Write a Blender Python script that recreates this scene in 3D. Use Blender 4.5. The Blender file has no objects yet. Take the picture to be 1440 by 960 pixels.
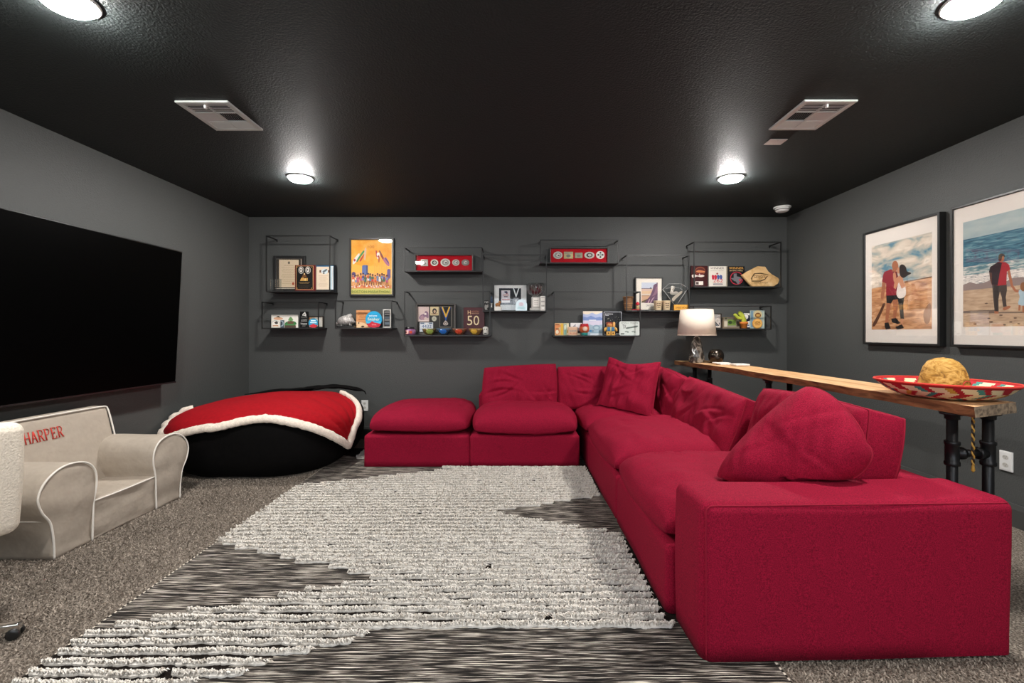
import bpy, math, random
import numpy as np
from mathutils import Vector, Matrix

# ---------------------------------------------------------------- camera, world, exposure
sc = bpy.context.scene
COL = sc.collection
EYE, FPX, VX, VY = 1.15, 640.0, 725.0, 469.0        # eye height, focal length (px of 1440), vanishing point
cam_data = bpy.data.cameras.new('camera')
cam_data.sensor_width = 36.0
cam_data.lens = 36.0 * FPX / 1440.0
cam_data.shift_x = -(VX - 720.0) / 1440.0
cam_data.shift_y = -(480.0 - VY) / 1440.0
cam_data.clip_start = 0.05
cam = bpy.data.objects.new('camera', cam_data)
cam.location = (0, 0, EYE)
cam.rotation_euler = (math.pi / 2, 0, 0)
COL.objects.link(cam)
sc.camera = cam
world = bpy.data.worlds.new('world')
world.use_nodes = True
world.node_tree.nodes['Background'].inputs[0].default_value = (0.84, 0.92, 1.0, 1)
world.node_tree.nodes['Background'].inputs[1].default_value = 2.3          # overcast daylight, added as fill through the unseen window behind the camera
sc.world = world
sc.cycles.sample_clamp_indirect = 4.0
vs = sc.view_settings
vs.view_transform = 'Standard'
vs.look = 'None'
vs.gamma = 1.0
vs.use_curve_mapping = False
vs.exposure = 1.5
LAMP_STRENGTH = 190.0
LAMP_COLOR = (1.0, 0.965, 0.925)

portal = bpy.data.lights.new('window_portal', 'AREA')    # guides the sampling of the daylight, gives no light of its own
portal.shape = 'RECTANGLE'
portal.size, portal.size_y = 3.0, 1.3
portal.cycles.is_portal = True
po = bpy.data.objects.new('window_portal', portal)
po.location = (0.1, -1.83, 1.45)
po.rotation_euler = (math.pi / 2, 0, 0)
COL.objects.link(po)

random.seed(7)
rng = np.random.default_rng(7)
PI = math.pi

# ---------------------------------------------------------------- helpers: colour and materials
def lin(c):
    if isinstance(c, str):
        c = c.lstrip('#')
        c = [int(c[i:i + 2], 16) / 255 for i in (0, 2, 4)]
    return tuple((x / 12.92 if x <= 0.04045 else ((x + 0.055) / 1.055) ** 2.4) for x in c)

MATS = {}
def mat(name, col='#808080', rough=0.6, metal=0.0, spec=0.5, mott=None, bump=None, sheen=0.0, emit=None, coat=0.0, stretch=(1, 1, 1), attr=None):
    """Principled material; mott = (scale, amount) mottles the colour, bump = (scale, strength, distance)."""
    if name in MATS:
        return MATS[name]
    m = bpy.data.materials.new(name)
    m.use_nodes = True
    nt = m.node_tree
    b = nt.nodes['Principled BSDF']
    rgb = lin(col) if isinstance(col, str) else col
    b.inputs['Base Color'].default_value = (*rgb, 1)
    b.inputs['Roughness'].default_value = rough
    b.inputs['Metallic'].default_value = metal
    b.inputs['Specular IOR Level'].default_value = spec
    b.inputs['Coat Weight'].default_value = coat
    if sheen:
        b.inputs['Sheen Weight'].default_value = sheen
        b.inputs['Sheen Roughness'].default_value = 0.4
        b.inputs['Sheen Tint'].default_value = (*[min(1, x * 1.5 + 0.05) for x in rgb], 1)
    if emit:
        b.inputs['Emission Color'].default_value = (*emit[0], 1)
        b.inputs['Emission Strength'].default_value = emit[1]
    vec = None
    if mott or bump:
        tc = nt.nodes.new('ShaderNodeTexCoord')
        mp = nt.nodes.new('ShaderNodeMapping')
        mp.inputs['Scale'].default_value = stretch
        nt.links.new(tc.outputs['Object'], mp.inputs[0])
        vec = mp.outputs[0]
    src = None
    if attr:
        a = nt.nodes.new('ShaderNodeAttribute')
        a.attribute_name = attr
        src = a.outputs['Color']
        nt.links.new(src, b.inputs['Base Color'])
    if mott:
        n = nt.nodes.new('ShaderNodeTexNoise')
        n.inputs['Scale'].default_value = mott[0]
        n.inputs['Detail'].default_value = 4
        nt.links.new(vec, n.inputs['Vector'])
        r = nt.nodes.new('ShaderNodeMapRange')
        r.inputs['From Min'].default_value = 0.3
        r.inputs['From Max'].default_value = 0.7
        r.inputs['To Min'].default_value = 1 - mott[1]
        r.inputs['To Max'].default_value = 1 + mott[1]
        nt.links.new(n.outputs['Fac'], r.inputs['Value'])
        mx = nt.nodes.new('ShaderNodeVectorMath')
        mx.operation = 'SCALE'
        if src:
            nt.links.new(src, mx.inputs[0])
        else:
            mx.inputs[0].default_value = rgb
        nt.links.new(r.outputs[0], mx.inputs['Scale'])
        nt.links.new(mx.outputs[0], b.inputs['Base Color'])
    if bump:
        n2 = nt.nodes.new('ShaderNodeTexNoise')
        n2.inputs['Scale'].default_value = bump[0]
        n2.inputs['Detail'].default_value = 3
        nt.links.new(vec, n2.inputs['Vector'])
        bp = nt.nodes.new('ShaderNodeBump')
        bp.inputs['Strength'].default_value = bump[1]
        bp.inputs['Distance'].default_value = bump[2]
        nt.links.new(n2.outputs['Fac'], bp.inputs['Height'])
        nt.links.new(bp.outputs[0], b.inputs['Normal'])
    MATS[name] = m
    return m

def ink(hexcol, rough=0.5):
    return mat('print ' + hexcol + ' %.2f' % rough, hexcol, rough, spec=0.3)

def ramp_mat(name, cols, scale=(1, 1, 1), nscale=5.0, detail=6, rough=0.5, distort=0.0, bump=None, coord='Object'):
    """noise -> colour ramp; cols = [(pos, hex), ...]"""
    if name in MATS:
        return MATS[name]
    m = bpy.data.materials.new(name)
    m.use_nodes = True
    nt = m.node_tree
    b = nt.nodes['Principled BSDF']
    b.inputs['Roughness'].default_value = rough
    b.inputs['Specular IOR Level'].default_value = 0.3
    tc = nt.nodes.new('ShaderNodeTexCoord')
    mp = nt.nodes.new('ShaderNodeMapping')
    mp.inputs['Scale'].default_value = scale
    nt.links.new(tc.outputs[coord], mp.inputs[0])
    n = nt.nodes.new('ShaderNodeTexNoise')
    n.inputs['Scale'].default_value = nscale
    n.inputs['Detail'].default_value = detail
    n.inputs['Distortion'].default_value = distort
    nt.links.new(mp.outputs[0], n.inputs['Vector'])
    cr = nt.nodes.new('ShaderNodeValToRGB')
    el = cr.color_ramp.elements
    while len(el) < len(cols):
        el.new(0.5)
    for e, (p, c) in zip(el, cols):
        e.position = p
        e.color = (*lin(c), 1)
    nt.links.new(n.outputs['Fac'], cr.inputs[0])
    nt.links.new(cr.outputs[0], b.inputs['Base Color'])
    if bump:
        bp = nt.nodes.new('ShaderNodeBump')
        bp.inputs['Strength'].default_value = bump[0]
        bp.inputs['Distance'].default_value = bump[1]
        nt.links.new(n.outputs['Fac'], bp.inputs['Height'])
        nt.links.new(bp.outputs[0], b.inputs['Normal'])
    MATS[name] = m
    return m

def pane_mat(name, tint=(1, 1, 1), base=0.04, edge=0.7, rough=0.02):
    """thin clear glass or acrylic: transparent body, glossy surface stronger at grazing angles"""
    if name in MATS:
        return MATS[name]
    m = bpy.data.materials.new(name)
    m.use_nodes = True
    nt = m.node_tree
    nt.nodes.remove(nt.nodes['Principled BSDF'])
    out = nt.nodes['Material Output']
    tr = nt.nodes.new('ShaderNodeBsdfTransparent')
    tr.inputs[0].default_value = (*tint, 1)
    gl = nt.nodes.new('ShaderNodeBsdfGlossy')
    gl.inputs['Roughness'].default_value = rough
    lw = nt.nodes.new('ShaderNodeLayerWeight')
    lw.inputs['Blend'].default_value = 0.25
    mr = nt.nodes.new('ShaderNodeMapRange')
    mr.inputs['To Min'].default_value = base
    mr.inputs['To Max'].default_value = edge
    nt.links.new(lw.outputs['Facing'], mr.inputs['Value'])
    mx = nt.nodes.new('ShaderNodeMixShader')
    nt.links.new(mr.outputs[0], mx.inputs[0])
    nt.links.new(tr.outputs[0], mx.inputs[1])
    nt.links.new(gl.outputs[0], mx.inputs[2])
    nt.links.new(mx.outputs[0], out.inputs['Surface'])
    MATS[name] = m
    return m

# ---------------------------------------------------------------- helpers: geometry
def nz(P, scale, seed, k=7):
    """cheap smooth noise, about -1..1"""
    g = np.random.default_rng(seed)
    P = np.asarray(P, float)
    out = np.zeros(len(P))
    for i in range(k):
        d = g.normal(size=3)
        d /= np.linalg.norm(d)
        out += np.sin(P @ d * scale * g.uniform(0.6, 1.7) + g.uniform(0, 6.28))
    return out / (k ** 0.5) * 0.9

class Geo:
    def __init__(s):
        s.V = []; s.F = []; s.M = []; s.n = 0
    def add(s, vf, m=0):
        V, F = vf
        V = np.asarray(V, float)
        s.V.append(V)
        for f in F:
            s.F.append(tuple(int(i) + s.n for i in f))
        s.M += [m] * len(F)
        s.n += len(V)
        return s

def world_loc(o):
    v = Vector((0, 0, 0))
    while o is not None:
        v += o.location
        o = o.parent
    return np.array(v)

def build(name, geo, mats, parent=None, smooth=True, wn=False, kind=None, colors=None):
    if isinstance(geo, tuple):
        geo = Geo().add(geo)
    V = np.concatenate(geo.V)
    if parent is not None:
        V = V - world_loc(parent)
    me = bpy.data.meshes.new(name)
    me.from_pydata(V.tolist(), [], geo.F)
    if not isinstance(mats, (list, tuple)):
        mats = [mats]
    for m in mats:
        me.materials.append(m)
    if len(mats) > 1:
        me.polygons.foreach_set('material_index', geo.M)
    if smooth:
        me.polygons.foreach_set('use_smooth', [True] * len(me.polygons))
    if colors is not None:
        ca = me.color_attributes.new('tint', 'FLOAT_COLOR', 'POINT')
        ca.data.foreach_set('color', np.asarray(colors, float).ravel())
    me.update()
    o = bpy.data.objects.new(name, me)
    COL.objects.link(o)
    if parent is not None:
        o.parent = parent
    if wn:
        w = o.modifiers.new('weighted', 'WEIGHTED_NORMAL')
        w.weight = 100
    if kind:
        o['kind'] = kind
    return o

def thing(name, label, cat, loc, group=None):
    o = bpy.data.objects.new(name, None)
    o.empty_display_size = 0.05
    o.location = loc
    COL.objects.link(o)
    o['label'] = label
    o['category'] = cat
    if group:
        o['group'] = group
    return o

def tag(o, label, cat, group=None):
    o['label'] = label
    o['category'] = cat
    if group:
        o['group'] = group
    return o

def copy_thing(o, loc, label, group=None):
    c = o.copy()
    COL.objects.link(c)
    c.location = loc
    c['label'] = label
    if group:
        c['group'] = group
    for ch in list(o.children):
        d = ch.copy(); COL.objects.link(d); d.parent = c
        for g in list(ch.children):
            e = g.copy(); COL.objects.link(e); e.parent = d
    return c

def rbox(x0, x1, y0, y1, z0, z1, r=0.005, k=2, n=1):
    h = np.array([(x1 - x0) / 2, (y1 - y0) / 2, (z1 - z0) / 2])
    c = np.array([(x0 + x1) / 2, (y0 + y1) / 2, (z0 + z1) / 2])
    r = min(r, h.min() * 0.98)
    ns = n if isinstance(n, (tuple, list)) else (n, n, n)
    ax = []
    for a in range(3):
        t = [r * math.tan(PI / 4 * i / k) for i in range(k + 1)]
        left = [-(h[a] - r) - x for x in reversed(t)]
        mid = list(np.linspace(-(h[a] - r), h[a] - r, ns[a] + 1))[1:-1]
        right = [(h[a] - r) + x for x in t]
        ax.append(np.array(left + mid + right))
    V = []; F = []; idx = {}
    def vid(p):
        key = (round(p[0], 7), round(p[1], 7), round(p[2], 7))
        if key not in idx:
            idx[key] = len(V); V.append(p)
        return idx[key]
    for a in range(3):
        u, v = (a + 1) % 3, (a + 2) % 3
        for s in (-1, 1):
            for i in range(len(ax[u]) - 1):
                for j in range(len(ax[v]) - 1):
                    q = []
                    for (di, dj) in ((0, 0), (1, 0), (1, 1), (0, 1)):
                        p = [0, 0, 0]
                        p[a] = s * h[a]; p[u] = ax[u][i + di]; p[v] = ax[v][j + dj]
                        q.append(vid(tuple(p)))
                    F.append(q if s > 0 else q[::-1])
    V = np.array(V)
    inner = np.clip(V, -(h - r), h - r)
    d = V - inner
    L = np.linalg.norm(d, axis=1, keepdims=True)
    L[L < 1e-9] = 1
    return inner + d / L * r + c, F

def box(x0, x1, y0, y1, z0, z1):
    V = [(x, y, z) for z in (z0, z1) for y in (y0, y1) for x in (x0, x1)]
    F = [(0, 2, 3, 1), (4, 5, 7, 6), (0, 1, 5, 4), (2, 6, 7, 3), (0, 4, 6, 2), (1, 3, 7, 5)]
    return np.array(V), F

def lathe(profile, c, seg=32, axis=(0, 0, 1), cap=True):
    n = len(profile)
    V = []; F = []
    for (r, z) in profile:
        for i in range(seg):
            a = 2 * PI * i / seg
            V.append((r * math.cos(a), r * math.sin(a), z))
    for j in range(n - 1):
        for i in range(seg):
            k = (i + 1) % seg
            F.append((j * seg + i, j * seg + k, (j + 1) * seg + k, (j + 1) * seg + i))
    if cap:
        F.append(tuple(reversed(range(seg))))
        F.append(tuple((n - 1) * seg + i for i in range(seg)))
    V = np.array(V)
    q = Vector((0, 0, 1)).rotation_difference(Vector(axis))
    R = np.array(q.to_matrix())
    return V @ R.T + np.array(c), F

def catmull(P, n, closed=False):
    P = np.asarray(P, float)
    if closed:
        Q = np.vstack([P[-1], P, P[0], P[1]])
        segs = len(P)
    else:
        Q = np.vstack([2 * P[0] - P[1], P, 2 * P[-1] - P[-2]])
        segs = len(P) - 1
    dense = []
    for s in range(segs):
        a, b, c, d = Q[s], Q[s + 1], Q[s + 2], Q[s + 3]
        for t in np.linspace(0, 1, 16, endpoint=False):
            dense.append(0.5 * ((2 * b) + (c - a) * t + (2 * a - 5 * b + 4 * c - d) * t * t + (3 * b - a - 3 * c + d) * t ** 3))
    dense.append(P[0] if closed else P[-1])
    D = np.array(dense)
    L = np.concatenate([[0], np.cumsum(np.linalg.norm(np.diff(D, axis=0), axis=1))])
    t = np.linspace(0, L[-1], n + 1 if closed else n)
    out = np.stack([np.interp(t, L, D[:, i]) for i in range(D.shape[1])], 1)
    return out[:-1] if closed else out

def tube(path, r, seg=8, closed=False, flat=1.0, cap=True):
    P = np.asarray(path, float)
    n = len(P)
    rr = np.full(n, r) if np.isscalar(r) else np.asarray(r, float)
    if closed:
        T = np.roll(P, -1, 0) - np.roll(P, 1, 0)
    else:
        T = np.gradient(P, axis=0)
    T /= np.maximum(np.linalg.norm(T, axis=1, keepdims=True), 1e-9)
    up = np.array([0, 0, 1.0]) if abs(T[0][2]) < 0.9 else np.array([1.0, 0, 0])
    N = up - T[0] * (up @ T[0]); N /= np.linalg.norm(N)
    V = []; F = []
    for i in range(n):
        N = N - T[i] * (N @ T[i]); N /= max(np.linalg.norm(N), 1e-9)
        B = np.cross(T[i], N)
        for k in range(seg):
            a = 2 * PI * k / seg
            V.append(P[i] + rr[i] * (math.cos(a) * N * flat + math.sin(a) * B))
    m = n if closed else n - 1
    for i in range(m):
        j = (i + 1) % n
        for k in range(seg):
            l = (k + 1) % seg
            F.append((i * seg + k, i * seg + l, j * seg + l, j * seg + k))
    if not closed and cap:
        F.append(tuple(reversed(range(seg))))
        F.append(tuple((n - 1) * seg + k for k in range(seg)))
    return np.array(V), F

def bar(a, b, w):
    return tube([a, b], w * 0.7071, 4)

def prism(pts, o, U, Vv, N, t):
    """outline (u,v) extruded t along N from o"""
    o, U, Vv, N = (np.array(x, float) for x in (o, U, Vv, N))
    P = np.array([o + U * p[0] + Vv * p[1] for p in pts])
    n = len(P)
    V = np.vstack([P, P + N * t])
    F = [tuple(reversed(range(n))), tuple(range(n, 2 * n))]
    for i in range(n):
        j = (i + 1) % n
        F.append((i, j, n + j, n + i))
    return V, F

def pillow(c, U, V, N, hu, hv, t, g=0.0, p=4.0, ck=0.06, tb=None, n=30, wr=0.006, seed=0, quad=None, warp=None, creases=0, deep=0.009):
    """soft cushion; U,V in its plane, N outward. t front crown, tb back crown, g half edge band, quad = four (u,v) corners"""
    c, U, V, N = (np.array(x, float) for x in (c, U, V, N))
    tb = t if tb is None else tb
    s = np.sin(np.linspace(-PI / 2, PI / 2, n + 1))
    s = 0.55 * s + 0.45 * np.linspace(-1, 1, n + 1)
    uu, vv = np.meshgrid(s, s, indexing='ij')
    f = np.sqrt(np.maximum((1 - np.abs(uu) ** p) * (1 - np.abs(vv) ** p), 0))
    x = uu * (1 - ck * vv ** 2 * np.abs(uu) ** 2 + 0)
    y = vv * (1 - ck * uu ** 2 * np.abs(vv) ** 2)
    if quad is not None:
        q = np.array(quad, float)         # order: (-1,-1),(1,-1),(1,1),(-1,1)
        w = [(1 - x) * (1 - y) / 4, (1 + x) * (1 - y) / 4, (1 + x) * (1 + y) / 4, (1 - x) * (1 + y) / 4]
        X = sum(w[i] * q[i, 0] for i in range(4)); Y = sum(w[i] * q[i, 1] for i in range(4))
    else:
        X, Y = x * hu, y * hv
    flat = np.stack([X.ravel(), Y.ravel(), np.zeros(X.size)], 1)
    rim = np.maximum(np.abs(uu), np.abs(vv)).ravel()
    def sheet(sign, th, sd):
        w = nz(flat, 14, sd) * 0.5 + nz(flat, 34, sd + 1) * 0.35 + nz(flat * np.array([2.2, 0.7, 1]), 42, sd + 2) * 0.25
        z = sign * (g + th * f.ravel()) + sign * wr * w * f.ravel() * (0.6 + rim)
        gr = np.random.default_rng(sd + 5)
        for q in range(creases):                    # soft folds running in from the rim
            a = gr.uniform(0, 2 * PI)
            ext = np.abs(flat[:, :2]).max(0)
            o = np.array([math.cos(a), math.sin(a)]) * ext * gr.uniform(0.35, 0.85)
            b = math.atan2(-o[1], -o[0]) + gr.uniform(-0.7, 0.7)
            d = np.array([math.cos(b), math.sin(b)])
            rel = flat[:, :2] - o
            al = rel @ d; pe = rel @ np.array([-d[1], d[0]]) + gr.uniform(-1.5, 1.5) * al ** 2
            L = gr.uniform(0.07, 0.20)
            win = np.exp(-(al / L) ** 2)
            z = z + sign * deep * win * np.sqrt(f.ravel()) * (0.8 * np.exp(-((pe - 0.024) / 0.018) ** 2) - np.exp(-(pe / 0.014) ** 2))
        return z
    zt = sheet(1, t, seed + 11); zb = sheet(-1, tb, seed + 23)
    if warp is not None:
        X, Y = warp(X, Y, uu, vv)
    P = c + X.ravel()[:, None] * U + Y.ravel()[:, None] * V
    top = P + zt[:, None] * N
    bot = P + zb[:, None] * N
    m = n + 1
    F = []
    vid = lambda i, j: i * m + j
    for i in range(n):
        for j in range(n):
            F.append((vid(i, j), vid(i + 1, j), vid(i + 1, j + 1), vid(i, j + 1)))
    off = m * m
    ring = [(i, 0) for i in range(n)] + [(n, j) for j in range(n)] + [(i, n) for i in range(n, 0, -1)] + [(0, j) for j in range(n, 0, -1)]
    if g <= 0:
        ringset = set(ring)
        bid = lambda i, j: vid(i, j) if (i, j) in ringset else off + vid(i, j)
    else:
        bid = lambda i, j: off + vid(i, j)
    for i in range(n):
        for j in range(n):
            F.append((bid(i, j), bid(i, j + 1), bid(i + 1, j + 1), bid(i + 1, j)))
    if g > 0:
        for a in range(len(ring)):
            b = (a + 1) % len(ring)
            F.append((vid(*ring[b]), vid(*ring[a]), bid(*ring[a]), bid(*ring[b])))
    Vv = np.vstack([top, bot])
    if np.dot(np.cross(U, V), N) < 0:
        F = [tuple(reversed(q)) for q in F]
    edge_t = np.array([top[vid(*q)] for q in ring]); edge_b = np.array([bot[vid(*q)] for q in ring])
    return (Vv, F), edge_t, edge_b

def px(x, y, d):
    return np.array([(x - VX) * d / FPX, d, EYE - (y - VY) * d / FPX])

_fonts = {}
def text_geo(s, x0, y0, x1, y1):
    """outline of a word fitted to a rectangle in (u,v)"""
    cu = bpy.data.curves.new('t', 'FONT')
    cu.body = s
    cu.resolution_u = 3
    ob = bpy.data.objects.new('t', cu)
    COL.objects.link(ob)
    dg = bpy.context.evaluated_depsgraph_get()
    dg.update()
    me = bpy.data.meshes.new_from_object(ob.evaluated_get(dg))
    V = np.array([v.co[:2] for v in me.vertices]); F = [tuple(p.vertices) for p in me.polygons]
    bpy.data.objects.remove(ob); bpy.data.curves.remove(cu); bpy.data.meshes.remove(me)
    lo, hi = V.min(0), V.max(0)
    V = (V - lo) / (hi - lo)
    return np.stack([x0 + V[:, 0] * (x1 - x0), y0 + V[:, 1] * (y1 - y0)], 1), F

class Art:
    """flat printed shapes on one plane; map2 turns drawing coordinates into world points, N is the outward normal"""
    def __init__(s, map2, N, lift=0.0004):
        s.map2 = map2; s.N = np.array(N, float); s.lift = lift
        s.g = Geo(); s.mats = []; s.k = 0; s.zmin = -9.0
    def mi(s, m):
        if isinstance(m, str):
            m = ink(m)
        if m not in s.mats:
            s.mats.append(m)
        return s.mats.index(m)
    def raw(s, pts, faces, m):
        s.k += 1
        P = np.array([s.map2(p[0], p[1]) for p in pts])
        P[:, 2] = np.maximum(P[:, 2], s.zmin)
        P = P + s.N * s.lift * (1 + 0.25 * s.k)
        F = []
        for f in faces:
            a = P[f[0]]
            nrm = sum(np.cross(P[f[i]] - a, P[f[i + 1]] - a) for i in range(1, len(f) - 1))
            F.append(tuple(f) if nrm @ s.N >= 0 else tuple(reversed(f)))
        s.g.add((P, F), s.mi(m))
    def poly(s, pts, m, smooth=False):
        if smooth:
            pts = catmull(pts, max(16, len(pts) * 4), True)
        s.raw(pts, [tuple(range(len(pts)))], m)
    def rect(s, x0, y0, x1, y1, m):
        s.poly([(x0, y0), (x1, y0), (x1, y1), (x0, y1)], m)
    def ell(s, cx, cy, rx, ry, m, n=20):
        s.poly([(cx + rx * math.cos(2 * PI * i / n), cy + ry * math.sin(2 * PI * i / n)) for i in range(n)], m)
    def line(s, a, b, w, m):
        a = np.array(a, float); b = np.array(b, float)
        d = b - a; d /= np.linalg.norm(d); q = np.array([-d[1], d[0]]) * w / 2
        s.poly([a + q, b + q, b - q, a - q], m)
    def text(s, t, x0, y0, x1, y1, m):      # y0 is the top in drawing coordinates (y down)
        V, F = text_geo(t, x0, y1, x1, y0)
        s.raw(V, F, m)
    def star(s, cx, cy, r, m):
        s.poly([(cx + (r if i % 2 == 0 else r * 0.4) * math.sin(PI * i / 5), cy - (r if i % 2 == 0 else r * 0.4) * math.cos(PI * i / 5)) for i in range(10)], m)
    def done(s, name, parent):
        return build(name, s.g, s.mats, parent, smooth=False)

# ---------------------------------------------------------------- shared materials
M_wall = mat('charcoal wall paint', (0.064, 0.067, 0.065), 0.55, spec=0.35, bump=(110, 0.5, 0.005))
M_ceil = mat('charcoal ceiling paint', (0.023, 0.029, 0.029), 0.62, spec=0.25, bump=(95, 0.7, 0.006))
M_base = mat('charcoal baseboard paint', (0.055, 0.056, 0.054), 0.4)
M_sofa = mat('crimson chenille', (0.245, 0.0052, 0.0255), 0.85, spec=0.12, mott=(270, 0.45), bump=(220, 0.40, 0.003), sheen=0.08)
M_seam = mat('crimson piping', (0.25, 0.0055, 0.024), 0.85, spec=0.2)
M_black = mat('black powder coated metal', (0.006, 0.006, 0.006), 0.45)
M_blackwood = mat('black painted wood', (0.010, 0.010, 0.010), 0.4)
M_white = mat('white plastic', (0.78, 0.78, 0.76), 0.4)
M_glass = pane_mat('picture glass', base=0.025, edge=0.5)
M_acryl = pane_mat('clear acrylic', (0.93, 0.95, 0.95), 0.10, 0.9)
M_chrome = mat('polished chrome', (0.75, 0.75, 0.74), 0.12, 1.0)
M_gold = mat('gold tone metal', (0.75, 0.52, 0.2), 0.35, 1.0)
M_silver = mat('silver tone metal', (0.68, 0.67, 0.65), 0.35, 1.0, bump=(300, 0.6, 0.002))

# ---------------------------------------------------------------- the room
XL, XR, YB, YF, ZC = -2.93, 2.98, 5.0, -1.7, 2.43
T = 0.12
def struct(name, vf, m, parent=None, **k):
    o = build(name, vf, m, parent, smooth=False, **k)
    if parent is None:
        o['kind'] = 'structure'
    return o

# carpet: worn frieze look on the floor slab, real pile where the camera sees it close
M_carpet = ramp_mat('grey brown frieze carpet', [(0.30, '#3d3630'), (0.47, '#6f655b'), (0.56, '#8d8276'), (0.72, '#bdb3a6')], (1, 1, 1), 120, 5, 0.95, 0.4, (1.0, 0.012))
floor = struct('floor', box(XL - T, XR + T, YF - T, YB + T, -0.1, 0.0), M_carpet)
struct('ceiling', box(XL - T, XR + T, YF - T, YB + T, ZC, ZC + 0.1), M_ceil)
struct('wall_back', box(XL - T, XR + T, YB, YB + T, 0, ZC), M_wall)
def wall_with_hole(x0, x1, z0, z1, a0, a1, b0, b1, ya, yb):
    V = []
    for y in (ya, yb):
        V += [(x0, y, z0), (x1, y, z0), (x1, y, z1), (x0, y, z1), (a0, y, b0), (a1, y, b0), (a1, y, b1), (a0, y, b1)]
    F = []
    for i in range(4):
        j = (i + 1) % 4
        F += [(8 + i, 8 + j, 12 + j, 12 + i), (j, i, 4 + i, 4 + j), (i, j, 8 + j, 8 + i), (4 + j, 4 + i, 12 + i, 12 + j)]
    return np.array(V, float), F
WX0, WX1, WZ0, WZ1 = -1.4, 1.6, 0.80, 2.10  # unseen window, added to light the sofa fronts from behind the camera
struct('wall_front', wall_with_hole(XL - T, XR + T, 0, ZC, WX0, WX1, WZ0, WZ1, YF - T, YF), M_wall)
M_win = mat('white window paint', (0.75, 0.75, 0.73), 0.4)
win = struct('added_window_1', wall_with_hole(WX0, WX1, WZ0, WZ1, WX0 + 0.05, WX1 - 0.05, WZ0 + 0.05, WZ1 - 0.05, YF - 0.09, YF - 0.03), M_win)
for x in (-0.4, 0.6):
    struct('mullion', box(x - 0.025, x + 0.025, YF - 0.085, YF - 0.035, WZ0 + 0.05, WZ1 - 0.05), M_win, win)
for a, b in ((WX0 + 0.05, -0.425), (-0.375, 0.575), (0.625, WX1 - 0.05)):
    struct('pane', box(a, b, YF - 0.062, YF - 0.058, WZ0 + 0.05, WZ1 - 0.05), pane_mat('window glass', base=0.03, edge=0.6), win)
struct('window_sill', box(WX0 - 0.05, WX1 + 0.05, YF - 0.03, YF + 0.06, WZ0 - 0.03, WZ0), M_win, win)
struct('wall_left', box(XL - T, XL, YF, YB, 0, ZC), M_wall)
struct('wall_right', box(XR, XR + T, YF, YB, 0, ZC), M_wall)
def skirting(name, a, b, inward):
    """moulded skirting board from a to b, thickness towards inward"""
    a = np.array(a, float); b = np.array(b, float); w = np.array(inward, float)
    prof = [(0, 0), (0.016, 0), (0.016, 0.105), (0.011, 0.120), (0.007, 0.133), (0, 0.135)]
    V = [a + w * t + np.array([0, 0, z]) for t, z in prof] + [b + w * t + np.array([0, 0, z]) for t, z in prof]
    n = len(prof)
    F = [(i, (i + 1) % n, n + (i + 1) % n, n + i) for i in range(n)] + [tuple(range(n))[::-1], tuple(range(n, 2 * n))]
    struct(name, (np.array(V), F), M_base)
skirting('baseboard_back', (XL, YB, 0), (XR, YB, 0), (0, -1, 0))
skirting('baseboard_left', (XL, YF, 0), (XL, YB, 0), (1, 0, 0))
skirting('baseboard_right', (XR, YF, 0), (XR, YB, 0), (-1, 0, 0))

def blades(root, tip, wid, bend):
    """three-triangle bent blades; arrays of roots, tips, half widths (vectors) and mid bends"""
    n = len(root)
    mid = (root + tip) / 2 + bend
    V = np.empty((n, 5, 3))
    V[:, 0] = root - wid; V[:, 1] = root + wid; V[:, 2] = mid + wid * 0.85; V[:, 3] = mid - wid * 0.85; V[:, 4] = tip
    V = V.reshape(-1, 3)
    b = np.arange(n) * 5
    F = [(int(i), int(i) + 1, int(i) + 2, int(i) + 3) for i in b] + [(int(i) + 3, int(i) + 2, int(i) + 4) for i in b]
    return V, F

def carpet_pile():
    pts = []
    s = 0.0078
    X, Y = np.meshgrid(np.arange(-2.88, -1.60, s), np.arange(1.35, 4.3, s))
    p1 = np.stack([X.ravel(), Y.ravel()], 1)
    X, Y = np.meshgrid(np.arange(0.9, 1.95, s), np.arange(1.40, 1.62, s))
    p2 = np.stack([X.ravel(), Y.ravel()], 1)
    P = np.vstack([p1, p2])
    P += rng.uniform(-0.006, 0.006, P.shape)
    n = len(P)
    root = np.column_stack([P, np.zeros(n)])
    a = rng.uniform(0, 2 * PI, n); lean = rng.uniform(0.002, 0.011, n); h = rng.uniform(0.005, 0.0095, n)
    tip = root + np.column_stack([np.cos(a) * lean, np.sin(a) * lean, h])
    wa = rng.uniform(0, PI, n)
    wid = np.column_stack([np.cos(wa), np.sin(wa), np.zeros(n)]) * rng.uniform(0.0022, 0.0036, n)[:, None]
    V, F = blades(root, tip, wid, np.column_stack([np.zeros((n, 2)), h * 0.25]))
    dark, lite = np.array(lin('#6a6057')), np.array(lin('#b9ad9f'))
    patch = 0.5 + 0.5 * nz(np.column_stack([P, np.zeros(n)]), 9, 4)
    t = np.clip(rng.beta(1.4, 2.2, n) * 0.85 + 0.16 * patch, 0, 1)
    c = dark + (lite - dark) * t[:, None]
    C = np.repeat(np.column_stack([c, np.ones(n)]), 5, 0)
    m = mat('carpet yarn', '#888888', 0.95, spec=0.1, attr='tint')
    return build('carpet_pile', (V, F), m, floor, smooth=False, kind='stuff', colors=C)
carpet_pile()

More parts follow.
